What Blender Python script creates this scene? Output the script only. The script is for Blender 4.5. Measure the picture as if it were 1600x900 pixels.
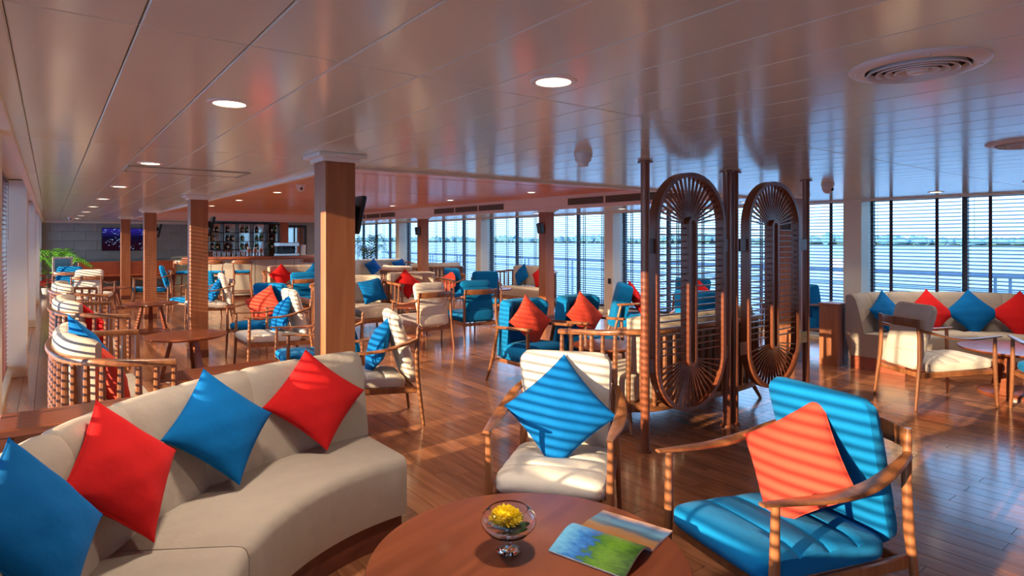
import bpy, bmesh, math, random
from mathutils import Vector, Matrix
random.seed(7)
R = math.radians
PI = math.pi
SC = bpy.context.scene
COL = SC.collection
for o in list(bpy.data.objects):
    bpy.data.objects.remove(o)

# ------------------------------------------------------------------ camera, sky, sun, exposure
CAM_H = 1.55
YAW = math.atan(722 / 950)
cam_d = bpy.data.cameras.new('camera')
cam = bpy.data.objects.new('camera', cam_d)
COL.objects.link(cam)
cam.location = (0, 0, CAM_H)
cam.rotation_euler = (PI / 2, 0, -YAW)
cam_d.sensor_width = 36
cam_d.lens = 950 / 1600 * 36
cam_d.shift_y = -(450 - 374) / 1600
cam_d.clip_start = 0.05
cam_d.clip_end = 6000
SC.camera = cam
SC.view_settings.view_transform = 'Standard'
SC.view_settings.look = 'None'
SC.view_settings.exposure = 1.1
SC.view_settings.gamma = 1
SC.view_settings.use_curve_mapping = False
SC.cycles.max_bounces = 10
SC.cycles.diffuse_bounces = 7
SC.cycles.glossy_bounces = 4
SC.cycles.transparent_max_bounces = 16
SC.cycles.caustics_reflective = False
SC.cycles.caustics_refractive = False
SC.cycles.sample_clamp_indirect = 6

SKY_STRENGTH = 2.25
world = bpy.data.worlds.new('sky')
SC.world = world
world.use_nodes = True
wn, wl = world.node_tree.nodes, world.node_tree.links
wn.clear()
w_out = wn.new('ShaderNodeOutputWorld')
w_bg = wn.new('ShaderNodeBackground')
w_bg.inputs[1].default_value = SKY_STRENGTH
w_tc = wn.new('ShaderNodeTexCoord')
w_sep = wn.new('ShaderNodeSeparateXYZ')
w_r = wn.new('ShaderNodeValToRGB')
cr = w_r.color_ramp
cr.elements[0].position = 0.0
cr.elements[0].color = (0.30, 0.56, 0.80, 1)
cr.elements[1].position = 1.0
cr.elements[1].color = (0.10, 0.26, 0.66, 1)
e = cr.elements.new(0.06); e.color = (0.36, 0.60, 0.88, 1)
e = cr.elements.new(0.3); e.color = (0.24, 0.46, 0.82, 1)
wl.new(w_tc.outputs['Generated'], w_sep.inputs[0])
wl.new(w_sep.outputs[2], w_r.inputs[0])
wl.new(w_r.outputs[0], w_bg.inputs[0])
wl.new(w_bg.outputs[0], w_out.inputs[0])

SUN_DIR = Vector((1, 0.072, -0.214)).normalized()
sun_d = bpy.data.lights.new('sun', 'SUN')
sun_d.energy = 8.2
sun_d.color = (1.0, 0.70, 0.42)
sun_d.angle = R(0.53)
sun = bpy.data.objects.new('sun', sun_d)
COL.objects.link(sun)
sun.rotation_euler = SUN_DIR.to_track_quat('-Z', 'Y').to_euler()
DOWNLIGHT_W = 5.0

# ------------------------------------------------------------------ materials
def mat_new(name):
    m = bpy.data.materials.new(name)
    m.use_nodes = True
    n, l = m.node_tree.nodes, m.node_tree.links
    return m, n, l, n['Principled BSDF']

def setp(b, **k):
    for a, v in k.items():
        a = a.replace('_', ' ')
        for i in b.inputs:
            if i.name == a:
                i.default_value = v
                break

def plain(name, col, rough=0.5, metal=0.0, var=0.06, scale=6.0, bump=0.0, bscale=200.0, **k):
    m, n, l, b = mat_new(name)
    setp(b, Roughness=rough, Metallic=metal, **k)
    tc = n.new('ShaderNodeTexCoord')
    nz = n.new('ShaderNodeTexNoise'); nz.inputs['Scale'].default_value = scale; nz.inputs['Detail'].default_value = 3
    l.new(tc.outputs['Object'], nz.inputs['Vector'])
    mx = n.new('ShaderNodeMix'); mx.data_type = 'RGBA'
    c = Vector(col[:3])
    mx.inputs[6].default_value = (*(c * (1 - var)), 1)
    mx.inputs[7].default_value = (*[min(1, q * (1 + var)) for q in c], 1)
    l.new(nz.outputs['Fac'], mx.inputs[0])
    l.new(mx.outputs[2], b.inputs['Base Color'])
    if bump:
        n2 = n.new('ShaderNodeTexNoise'); n2.inputs['Scale'].default_value = bscale
        l.new(tc.outputs['Object'], n2.inputs['Vector'])
        bp = n.new('ShaderNodeBump'); bp.inputs['Strength'].default_value = bump; bp.inputs['Distance'].default_value = 0.004
        l.new(n2.outputs['Fac'], bp.inputs['Height'])
        l.new(bp.outputs[0], b.inputs['Normal'])
    return m

def fabric(name, col, rough=0.9, sheen=0.04):
    m, n, l, b = mat_new(name)
    setp(b, Roughness=rough, Sheen_Weight=sheen, Sheen_Roughness=0.5, Specular_IOR_Level=0.12)
    tc = n.new('ShaderNodeTexCoord')
    n1 = n.new('ShaderNodeTexNoise'); n1.inputs['Scale'].default_value = 9; n1.inputs['Detail'].default_value = 4
    l.new(tc.outputs['Object'], n1.inputs['Vector'])
    mx = n.new('ShaderNodeMix'); mx.data_type = 'RGBA'
    c = Vector(col)
    mx.inputs[6].default_value = (*(c * 0.9), 1); mx.inputs[7].default_value = (*[min(1, q * 1.08) for q in c], 1)
    l.new(n1.outputs['Fac'], mx.inputs[0]); l.new(mx.outputs[2], b.inputs['Base Color'])
    n2 = n.new('ShaderNodeTexNoise'); n2.inputs['Scale'].default_value = 420; n2.inputs['Detail'].default_value = 2
    n3 = n.new('ShaderNodeTexNoise'); n3.inputs['Scale'].default_value = 14; n3.inputs['Detail'].default_value = 2
    l.new(tc.outputs['Object'], n2.inputs['Vector']); l.new(tc.outputs['Object'], n3.inputs['Vector'])
    b1 = n.new('ShaderNodeBump'); b1.inputs['Strength'].default_value = 0.25; b1.inputs['Distance'].default_value = 0.002
    b2 = n.new('ShaderNodeBump'); b2.inputs['Strength'].default_value = 0.25; b2.inputs['Distance'].default_value = 0.02
    l.new(n2.outputs['Fac'], b1.inputs['Height']); l.new(n3.outputs['Fac'], b2.inputs['Height'])
    l.new(b2.outputs[0], b1.inputs['Normal']); l.new(b1.outputs[0], b.inputs['Normal'])
    return m

def wood(name, c1, c2, axis=2, scale=1.0, rough=0.35, coat=0.15, rnd=0.18, attr=None, croug=0.1, spec=0.5):
    m, n, l, b = mat_new(name)
    setp(b, Roughness=rough, Coat_Weight=coat, Coat_Roughness=croug, Specular_IOR_Level=spec)
    tc = n.new('ShaderNodeTexCoord')
    mp = n.new('ShaderNodeMapping')
    s = [16 * scale] * 3; s[axis] = 1.3 * scale
    mp.inputs['Scale'].default_value = s
    src = tc.outputs['Object']
    if attr:
        at_ = n.new('ShaderNodeAttribute'); at_.attribute_name = attr
        vm = n.new('ShaderNodeVectorMath'); vm.operation = 'MULTIPLY_ADD'
        vm.inputs[1].default_value = (37, 53, 0); 
        l.new(at_.outputs['Fac'], vm.inputs[0]); l.new(src, vm.inputs[2]); src = vm.outputs[0]
        rv = at_.outputs['Fac']
    else:
        oi = n.new('ShaderNodeObjectInfo'); rv = oi.outputs['Random']
    l.new(src, mp.inputs['Vector'])
    nz = n.new('ShaderNodeTexNoise'); nz.inputs['Scale'].default_value = 1.0; nz.inputs['Detail'].default_value = 6; nz.inputs['Distortion'].default_value = 1.2
    l.new(mp.outputs[0], nz.inputs['Vector'])
    rp = n.new('ShaderNodeValToRGB')
    rp.color_ramp.elements[0].position = 0.32; rp.color_ramp.elements[0].color = (*c1, 1)
    rp.color_ramp.elements[1].position = 0.7; rp.color_ramp.elements[1].color = (*c2, 1)
    l.new(nz.outputs['Fac'], rp.inputs[0])
    mr = n.new('ShaderNodeMapRange'); mr.inputs[3].default_value = 1 - rnd; mr.inputs[4].default_value = 1 + rnd
    l.new(rv, mr.inputs[0])
    hs = n.new('ShaderNodeHueSaturation')
    l.new(rp.outputs[0], hs.inputs['Color']); l.new(mr.outputs[0], hs.inputs['Value'])
    l.new(hs.outputs[0], b.inputs['Base Color'])
    bp = n.new('ShaderNodeBump'); bp.inputs['Strength'].default_value = 0.06; bp.inputs['Distance'].default_value = 0.003
    l.new(nz.outputs['Fac'], bp.inputs['Height']); l.new(bp.outputs[0], b.inputs['Normal'])
    return m

def emit(name, col, strength):
    m = bpy.data.materials.new(name); m.use_nodes = True
    n, l = m.node_tree.nodes, m.node_tree.links; n.clear()
    o = n.new('ShaderNodeOutputMaterial'); e_ = n.new('ShaderNodeEmission')
    e_.inputs[0].default_value = (*col, 1); e_.inputs[1].default_value = strength
    l.new(e_.outputs[0], o.inputs[0])
    return m

def pane_glass(name):
    m = bpy.data.materials.new(name); m.use_nodes = True
    n, l = m.node_tree.nodes, m.node_tree.links; n.clear()
    o = n.new('ShaderNodeOutputMaterial'); t = n.new('ShaderNodeBsdfTransparent'); g = n.new('ShaderNodeBsdfGlossy')
    t.inputs[0].default_value = (0.93, 0.96, 0.97, 1); g.inputs['Roughness'].default_value = 0.02
    lw = n.new('ShaderNodeLayerWeight'); lw.inputs[0].default_value = 0.5
    pw = n.new('ShaderNodeMath'); pw.operation = 'POWER'; pw.inputs[1].default_value = 4.0
    f = n.new('ShaderNodeMath'); f.operation = 'MULTIPLY_ADD'; f.inputs[1].default_value = 0.35; f.inputs[2].default_value = 0.02
    l.new(lw.outputs['Facing'], pw.inputs[0]); l.new(pw.outputs[0], f.inputs[0])
    mx = n.new('ShaderNodeMixShader')
    l.new(f.outputs[0], mx.inputs[0]); l.new(t.outputs[0], mx.inputs[1]); l.new(g.outputs[0], mx.inputs[2]); l.new(mx.outputs[0], o.inputs[0])
    return m

def clear_glass(name, col=(1, 1, 1), ior=1.45):
    m, n, l, b = mat_new(name)
    setp(b, Roughness=0.0, Transmission_Weight=1.0, IOR=ior)
    b.inputs['Base Color'].default_value = (*col, 1)
    return m

M = {}
M['cream'] = fabric('cream_fabric', (0.60, 0.515, 0.42))
M['sofa'] = fabric('beige_sofa_fabric', (0.42, 0.365, 0.315))
M['white_fabric'] = fabric('white_fabric', (0.72, 0.66, 0.58))
M['blue'] = fabric('blue_fabric', (0.003, 0.185, 0.46))
M['navy'] = fabric('deep_blue_fabric', (0.003, 0.09, 0.32))
M['pillow_blue'] = fabric('blue_pillow_cloth', (0.002, 0.135, 0.42), sheen=0.02)
M['pillow_red'] = fabric('red_pillow_cloth', (0.58, 0.014, 0.016), sheen=0.02)
M['pillow_coral'] = fabric('coral_pillow_cloth', (0.74, 0.075, 0.045), sheen=0.02)
M['teak'] = wood('teak_chair_wood', (0.20, 0.068, 0.026), (0.36, 0.145, 0.058), 2)
M['table_wood'] = wood('table_wood', (0.20, 0.052, 0.022), (0.29, 0.082, 0.034), 0, 0.6, rough=0.33, coat=0.1, rnd=0.08)
M['screen_wood'] = wood('screen_wood', (0.17, 0.045, 0.02), (0.27, 0.08, 0.035), 2, rough=0.35, rnd=0.08)
M['column_wood'] = wood('column_veneer', (0.30, 0.095, 0.035), (0.42, 0.155, 0.06), 2, 0.8, rough=0.45, coat=0.05, rnd=0.05)
M['dark_wood'] = wood('dark_stained_wood', (0.09, 0.022, 0.012), (0.15, 0.04, 0.02), 0, rough=0.4)
M['bench_wood'] = wood('red_bench_wood', (0.36, 0.075, 0.03), (0.48, 0.12, 0.05), 0, 0.7, rough=0.4)
M['floor'] = wood('floor_planks', (0.24, 0.088, 0.038), (0.42, 0.18, 0.085), 1, 0.9, rough=0.24, coat=0.55, rnd=0.26, attr='rnd', croug=0.13)
M['ceil_wood'] = wood('ceiling_veneer', (0.68, 0.27, 0.09), (0.82, 0.36, 0.13), 0, 0.5, rough=0.32, coat=0.12, rnd=0.05, croug=0.1)
M['subfloor'] = plain('dark_subfloor', (0.03, 0.015, 0.01), 0.8)
M['ceil_panel'] = plain('glossy_ceiling_panel', (0.72, 0.82, 0.68), 0.17, var=0.02, scale=2, Specular_IOR_Level=0.75)
M['ceil_back'] = plain('ceiling_backing', (0.20, 0.15, 0.12), 0.8)
M['white_paint'] = plain('cream_white_paint', (0.90, 0.83, 0.66), 0.45, var=0.02)
M['trim'] = plain('white_trim', (0.90, 0.85, 0.72), 0.35, var=0.02)
M['dark_frame'] = plain('dark_window_frame', (0.035, 0.035, 0.045), 0.4)
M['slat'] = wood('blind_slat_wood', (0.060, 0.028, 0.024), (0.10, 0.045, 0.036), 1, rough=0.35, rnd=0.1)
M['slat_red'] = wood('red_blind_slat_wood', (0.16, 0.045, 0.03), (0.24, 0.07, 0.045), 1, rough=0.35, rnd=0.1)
M['tape'] = plain('blind_tape', (0.07, 0.03, 0.05), 0.8)
M['glass'] = pane_glass('window_glass')
M['bowl_glass'] = clear_glass('bowl_glass')
M['bar_glass'] = clear_glass('drinking_glass')
M['black'] = plain('black_plastic', (0.012, 0.012, 0.013), 0.35)
M['steel'] = plain('brushed_steel', (0.6, 0.6, 0.58), 0.3, metal=1.0, var=0.03)
M['diffuser'] = plain('cream_metal', (0.85, 0.82, 0.70), 0.35, var=0.02)
M['vent_dark'] = plain('vent_shadow', (0.03, 0.03, 0.03), 0.8)
M['vent_slat'] = plain('vent_slat_metal', (0.42, 0.38, 0.26), 0.5)
M['slate'] = plain('slate_tile', (0.37, 0.41, 0.37), 0.7, var=0.32, scale=3.5, bump=0.5, bscale=14)
M['plastic'] = plain('white_plastic', (0.75, 0.73, 0.66), 0.35, var=0.01)
M['lamp'] = emit('downlight_glow', (1.0, 0.86, 0.66), 4.0)
M['rail_metal'] = plain('painted_rail', (0.45, 0.58, 0.70), 0.4)
M['deck'] = plain('outer_deck', (0.55, 0.50, 0.44), 0.6, var=0.1)
M['leaf'] = plain('palm_leaf', (0.10, 0.36, 0.02), 0.45, var=0.35, scale=8)
M['leaf_dark'] = plain('dark_palm_leaf', (0.035, 0.13, 0.06), 0.5, var=0.3, scale=8)
M['red_pot'] = plain('red_pot_glaze', (0.55, 0.04, 0.03), 0.3)
M['white_pot'] = plain('white_pot_glaze', (0.7, 0.68, 0.64), 0.3)
M['soil'] = plain('soil', (0.05, 0.03, 0.02), 0.95)
M['petal'] = plain('yellow_petal', (0.90, 0.66, 0.005), 0.6, var=0.2, scale=60)
M['bowl_leaf'] = plain('bowl_leaf', (0.012, 0.05, 0.012), 0.4, var=0.3)
M['paper'] = plain('paper', (0.72, 0.72, 0.70), 0.5, var=0.02)
M['bottle_g'] = clear_glass('green_bottle_glass', (0.05, 0.25, 0.10))
M['bottle_b'] = clear_glass('brown_bottle_glass', (0.30, 0.10, 0.02))
M['bottle_label'] = plain('bottle_label', (0.7, 0.62, 0.45), 0.6)
M['bar_panel'] = plain('bar_front_panel', (0.55, 0.50, 0.42), 0.5, var=0.05)
M['mirror'] = plain('mirror', (0.62, 0.62, 0.60), 0.06, metal=1.0, var=0.02)
M['niche'] = plain('cream_niche', (0.78, 0.70, 0.50), 0.6)
M['boat'] = plain('boat_white', (0.8, 0.8, 0.8), 0.5)
M['trees'] = plain('haze_tinted_foliage', (0.09, 0.27, 0.31), 0.9, var=0.3, scale=0.05)  # distance haze painted into the foliage colour as a teal tint
M['bank'] = plain('river_bank', (0.12, 0.15, 0.10), 0.9)

def water_mat():
    m, n, l, b = mat_new('river_water')
    setp(b, Roughness=0.18, Specular_IOR_Level=0.5)
    b.inputs['Base Color'].default_value = (0.05, 0.30, 0.50, 1)
    tc = n.new('ShaderNodeTexCoord'); nz = n.new('ShaderNodeTexNoise'); nz.inputs['Scale'].default_value = 0.35; nz.inputs['Detail'].default_value = 5
    l.new(tc.outputs['Object'], nz.inputs['Vector'])
    bp = n.new('ShaderNodeBump'); bp.inputs['Strength'].default_value = 0.25; bp.inputs['Distance'].default_value = 0.3
    l.new(nz.outputs['Fac'], bp.inputs['Height']); l.new(bp.outputs[0], b.inputs['Normal'])
    return m
M['water'] = water_mat()

def screen_mat():
    m = bpy.data.materials.new('tv_picture'); m.use_nodes = True
    n, l = m.node_tree.nodes, m.node_tree.links; n.clear()
    o = n.new('ShaderNodeOutputMaterial'); e_ = n.new('ShaderNodeEmission')
    tc = n.new('ShaderNodeTexCoord')
    v = n.new('ShaderNodeTexVoronoi'); v.inputs['Scale'].default_value = 17
    rp = n.new('ShaderNodeValToRGB'); rp.color_ramp.elements[0].position = 0.10; rp.color_ramp.elements[0].color = (0.35, 0.6, 1, 1)
    rp.color_ramp.elements[1].position = 0.34; rp.color_ramp.elements[1].color = (0.0, 0.0, 0.0, 1)
    n2 = n.new('ShaderNodeTexNoise'); n2.inputs['Scale'].default_value = 2.6
    mk = n.new('ShaderNodeMath'); mk.operation = 'GREATER_THAN'; mk.inputs[1].default_value = 0.5
    sp = n.new('ShaderNodeSeparateXYZ')
    r2 = n.new('ShaderNodeValToRGB'); r2.color_ramp.elements[0].position = 0.25; r2.color_ramp.elements[0].color = (0.02, 0.004, 0.012, 1)
    r2.color_ramp.elements[1].position = 0.95; r2.color_ramp.elements[1].color = (0.03, 0.02, 0.28, 1)
    e2 = r2.color_ramp.elements.new(0.6); e2.color = (0.006, 0.005, 0.03, 1)
    mul = n.new('ShaderNodeMix'); mul.data_type = 'RGBA'; mul.blend_type = 'MULTIPLY'; mul.inputs[0].default_value = 1
    add = n.new('ShaderNodeMix'); add.data_type = 'RGBA'; add.blend_type = 'ADD'; add.inputs[0].default_value = 1
    l.new(tc.outputs['Generated'], v.inputs['Vector']); l.new(tc.outputs['Generated'], n2.inputs['Vector']); l.new(tc.outputs['Generated'], sp.inputs[0])
    l.new(v.outputs['Distance'], rp.inputs[0]); l.new(n2.outputs['Fac'], mk.inputs[0])
    l.new(rp.outputs[0], mul.inputs[6]); l.new(mk.outputs[0], mul.inputs[7])
    l.new(sp.outputs[2], r2.inputs[0]); l.new(r2.outputs[0], add.inputs[6]); l.new(mul.outputs[2], add.inputs[7])
    l.new(add.outputs[2], e_.inputs[0]); e_.inputs[1].default_value = 0.35; l.new(e_.outputs[0], o.inputs[0])
    return m
M['tv'] = screen_mat()

def print_mat(name, stops, ax=0, noise=0.25, scale=5):
    m, n, l, b = mat_new(name)
    setp(b, Roughness=0.3, Coat_Weight=0.2)
    tc = n.new('ShaderNodeTexCoord'); sp = n.new('ShaderNodeSeparateXYZ'); nz = n.new('ShaderNodeTexNoise')
    nz.inputs['Scale'].default_value = scale; nz.inputs['Detail'].default_value = 7
    ma = n.new('ShaderNodeMath'); ma.operation = 'MULTIPLY_ADD'; ma.inputs[1].default_value = noise; ad = n.new('ShaderNodeMath'); ad.operation = 'SUBTRACT'; ad.inputs[1].default_value = noise / 2
    rp = n.new('ShaderNodeValToRGB'); els = rp.color_ramp.elements
    els[0].position = stops[0][0]; els[0].color = (*stops[0][1], 1); els[1].position = stops[-1][0]; els[1].color = (*stops[-1][1], 1)
    for p, c in stops[1:-1]:
        q = els.new(p); q.color = (*c, 1)
    l.new(tc.outputs['Generated'], sp.inputs[0]); l.new(tc.outputs['Generated'], nz.inputs['Vector'])
    l.new(nz.outputs['Fac'], ma.inputs[0]); l.new(sp.outputs[ax], ma.inputs[2]); l.new(ma.outputs[0], ad.inputs[0]); l.new(ad.outputs[0], rp.inputs[0])
    l.new(rp.outputs[0], b.inputs['Base Color'])
    return m
M['print_hill'] = print_mat('hill_picture_print', [(0.0, (0.16, 0.5, 0.8)), (0.3, (0.03, 0.2, 0.6)), (0.40, (0.02, 0.12, 0.42)), (0.46, (0.05, 0.17, 0.03)), (0.66, (0.13, 0.30, 0.02)), (1.0, (0.02, 0.08, 0.01))], 0, 0.5, 9)
M['print_lake'] = print_mat('lake_picture_print', [(0.0, (0.35, 0.14, 0.03)), (0.3, (0.30, 0.18, 0.10)), (0.42, (0.05, 0.12, 0.2)), (0.6, (0.1, 0.28, 0.45)), (0.8, (0.05, 0.16, 0.35)), (1.0, (0.6, 0.33, 0.2))], 1, 0.3, 4)
M['print_poster'] = print_mat('poster_picture_print', [(0.0, (0.7, 0.72, 0.7)), (0.55, (0.6, 0.7, 0.7)), (0.65, (0.05, 0.3, 0.4)), (1.0, (0.15, 0.5, 0.65))], 2, 0.2, 3)

# ------------------------------------------------------------------ geometry helpers
class MB:
    def __init__(s):
        s.bm = bmesh.new()
    def box(s, c, d, rot=None, bev=0.0, seg=1):
        r = bmesh.ops.create_cube(s.bm, size=1.0)
        vs = r['verts']
        for v in vs:
            v.co = Vector((v.co.x * d[0], v.co.y * d[1], v.co.z * d[2]))
        if bev > 0:
            es = list({e for v in vs for e in v.link_edges})
            rr = bmesh.ops.bevel(s.bm, geom=es, offset=bev, segments=seg, affect='EDGES', profile=0.6)
            vs = list({v for f in rr['faces'] for v in f.verts} | {v for v in vs if v.is_valid})
            fs = {f for v in vs for f in v.link_faces}
            vs = list({v for f in fs for v in f.verts})
        Mx = Matrix.Translation(Vector(c)) @ (rot.to_4x4() if rot else Matrix.Identity(4))
        for v in vs:
            v.co = Mx @ v.co
        return s
    def b2(s, x0, x1, y0, y1, z0, z1, bev=0.0):
        return s.box(((x0 + x1) / 2, (y0 + y1) / 2, (z0 + z1) / 2), (abs(x1 - x0), abs(y1 - y0), abs(z1 - z0)), None, bev)
    def rings(s, rings, closed_path=False, cap=True):
        rows = [[s.bm.verts.new(p) for p in ring] for ring in rings]
        n = len(rows[0])
        m = len(rows)
        for i in range(m if closed_path else m - 1):
            a, b = rows[i], rows[(i + 1) % m]
            for j in range(n):
                s.bm.faces.new((a[j], a[(j + 1) % n], b[(j + 1) % n], b[j]))
        if cap and not closed_path:
            s.bm.faces.new(list(reversed(rows[0]))); s.bm.faces.new(rows[-1])
        return s
    def tube(s, pts, rad, seg=10, sx=1.0):
        pts = [Vector(p) for p in pts]
        if not isinstance(rad, (list, tuple)):
            rad = [rad] * len(pts)
        rings = []
        up = None
        for i, p in enumerate(pts):
            t = (pts[min(i + 1, len(pts) - 1)] - pts[max(i - 1, 0)]).normalized()
            if up is None:
                a = Vector((0, 0, 1)) if abs(t.z) < 0.9 else Vector((1, 0, 0))
                up = (a - t * a.dot(t)).normalized()
            else:
                up = (up - t * up.dot(t)).normalized()
            sd = t.cross(up)
            rings.append([p + (sd * math.cos(2 * PI * k / seg) * sx + up * math.sin(2 * PI * k / seg)) * rad[i] for k in range(seg)])
        return s.rings(rings)
    def sweep(s, pts, profs, closed=False):
        """profile (side, up) swept along a mostly horizontal path; side = right of travel"""
        pts = [Vector(p) for p in pts]
        n = len(pts); rings = []
        for i, p in enumerate(pts):
            if closed:
                t = pts[(i + 1) % n] - pts[(i - 1) % n]
            else:
                t = pts[min(i + 1, n - 1)] - pts[max(i - 1, 0)]
            t.z = 0; t.normalize()
            sd = Vector((t.y, -t.x, 0))
            pr = profs(i) if callable(profs) else profs
            rings.append([p + sd * a + Vector((0, 0, b)) for a, b in pr])
        return s.rings(rings, closed)
    def lathe(s, prof, seg=24, c=(0, 0, 0), cap=True):
        rings = [[(c[0] + r * math.cos(2 * PI * k / seg), c[1] + r * math.sin(2 * PI * k / seg), c[2] + z) for k in range(seg)] for r, z in prof]
        return s.rings(rings, False, cap)
    def layers(s, poly, lay):
        """poly outline, layers of (scale-inset metres, z)"""
        cx = sum(p[0] for p in poly) / len(poly); cy = sum(p[1] for p in poly) / len(poly)
        rings = []
        for ins, z in lay:
            rg = []
            for x, y in poly:
                dx, dy = x - cx, y - cy; L = math.hypot(dx, dy) or 1
                k = max(0.0, L - ins) / L
                rg.append((cx + dx * k, cy + dy * k, z))
            rings.append(rg)
        return s.rings(rings)
    def cushion(s, w, l, t, groove=(), gd=0.02, nx=12, ny=20, p=7.0, q=0.36, Mx=None, bulge=0.0, taper=0.0):
        """soft cushion, w along x, l along y, thickness t along z, grooves at y fractions (-1..1)"""
        Mx = Mx or Matrix.Identity(4)
        def ax(n):
            return [math.copysign(1 - (1 - abs(a)) ** 1.8, a) for a in [(-1 + 2 * i / n) for i in range(n + 1)]]
        us = ax(nx); vs = ax(ny)
        vs = sorted(set([round(v, 4) for v in vs] + [round(g + d, 4) for g in groove for d in (-0.035, 0, 0.035)]))
        def h(u, v, gk=1.0):
            b = (max(0, 1 - abs(u) ** p)) ** q * (max(0, 1 - abs(v) ** p)) ** q
            g = sum(math.exp(-((v - gg) / 0.03) ** 2) for gg in groove)
            k = b * (1 + bulge * (1 - u * u) * (1 - v * v))
            return t / 2 * k - (gd * g * b * gk)
        T, Bt = {}, {}
        for i, u in enumerate(us):
            for j, v in enumerate(vs):
                edge = i in (0, len(us) - 1) or j in (0, len(vs) - 1)
                z = h(u, v)
                px = u * w / 2 * (1 - taper * (1 - v) / 2) - math.copysign(.030, u) * abs(u) ** 6 * abs(v) ** 14; py = v * l / 2 - math.copysign(.030, v) * abs(v) ** 6 * abs(u) ** 14
                T[i, j] = s.bm.verts.new(Mx @ Vector((px, py, z)))
                Bt[i, j] = T[i, j] if edge else s.bm.verts.new(Mx @ Vector((px, py, -h(u, v, 0.0))))
        for i in range(len(us) - 1):
            for j in range(len(vs) - 1):
                for G, fl in ((T, 0), (Bt, 1)):
                    q4 = [G[i, j], G[i + 1, j], G[i + 1, j + 1], G[i, j + 1]]
                    if fl: q4.reverse()
                    try: s.bm.faces.new(q4)
                    except ValueError: pass
        return s
    def mesh(s, name, mat, smooth=True, ang=38):
        bmesh.ops.recalc_face_normals(s.bm, faces=s.bm.faces)
        me = bpy.data.meshes.new(name)
        s.bm.to_mesh(me); s.bm.free()
        if mat: me.materials.append(M[mat] if isinstance(mat, str) else mat)
        if smooth:
            me.polygons.foreach_set('use_smooth', [True] * len(me.polygons))
            me.set_sharp_from_angle(angle=R(ang))
        return me
    def obj(s, name, mat, parent=None, smooth=True, ang=38):
        return link(name, s.mesh(name, mat, smooth, ang), parent)

def link(name, data, parent=None):
    o = bpy.data.objects.new(name, data); COL.objects.link(o)
    if parent: o.parent = parent
    return o
def tag(o, label, cat, group=None, kind=None):
    o['label'] = label; o['category'] = cat
    if group: o['group'] = group
    if kind: o['kind'] = kind
    return o
def struct(o):
    o['kind'] = 'structure'; return o
def empty(name, loc=(0, 0, 0), rz=0.0):
    o = bpy.data.objects.new(name, None); COL.objects.link(o)
    o.location = loc; o.rotation_euler = (0, 0, rz); o.empty_display_size = 0.1
    return o
def kids(o): return [c for c in bpy.data.objects if c.parent == o]
CHILD = {}
def register(o):
    """remember a prototype's tree so copies are quick"""
    CHILD[o.name] = [(c, kids(c)) for c in kids(o)]
    return o
def copy_tree(root):
    r = root.copy(); COL.objects.link(r)
    for c, gs in CHILD[root.name]:
        k = c.copy(); COL.objects.link(k); k.parent = r
        for g in gs:
            d = g.copy(); COL.objects.link(d); d.parent = k
    return r
USED = set()
def place(proto, x, y, f, label, cat, group, z=0.0):
    """f = facing direction (dx,dy); local +y is the front"""
    o = proto if proto.name not in USED else copy_tree(proto)
    USED.add(proto.name)
    o.location = (x, y, z); o.rotation_euler = (0, 0, math.atan2(f[1], f[0]) - PI / 2)
    tag(o, label, cat, group)
    return o
def catmull(P, n=8):
    P = [Vector(p) for p in P]; out = []
    for i in range(len(P) - 1):
        a, b, c, d = P[max(i - 1, 0)], P[i], P[i + 1], P[min(i + 2, len(P) - 1)]
        for k in range(n):
            t = k / n
            out.append(0.5 * ((2 * b) + (c - a) * t + (2 * a - 5 * b + 4 * c - d) * t * t + (3 * b - a - 3 * c + d) * t ** 3))
    out.append(P[-1]); return out
def resample(pts, n):
    L = [0]
    for a, b in zip(pts, pts[1:]): L.append(L[-1] + (b - a).length)
    out = []; j = 0
    for i in range(n):
        s_ = L[-1] * i / (n - 1)
        while j < len(L) - 2 and L[j + 1] < s_: j += 1
        t = (s_ - L[j]) / max(1e-9, L[j + 1] - L[j]); out.append(pts[j].lerp(pts[j + 1], min(1, max(0, t))))
    return out
def rrect(w, h, r, n=3, cx=0.0, cy=0.0):
    out = []
    for sx, sy, a0 in ((1, 1, 0), (-1, 1, 90), (-1, -1, 180), (1, -1, 270)):
        for k in range(n + 1):
            a = R(a0 + 90 * k / n)
            out.append((cx + sx * (w / 2 - r) + r * math.cos(a), cy + sy * (h / 2 - r) + r * math.sin(a)))
    return out

# ------------------------------------------------------------------ room dimensions
ZC = 2.1235           # ceiling
ZW = 2.345            # raised veneered ceiling
XL, XR = -0.50, 9.65  # glass lines
Y0, Y1 = -3.2, 23.6
BAYS = [-5.65, -0.8, 4.05, 8.9, 13.75, 18.6, 23.45]
RX0, RX1, RY0, RY1 = 1.83, 7.45, 4.60, 19.8   # raised ceiling opening

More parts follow.
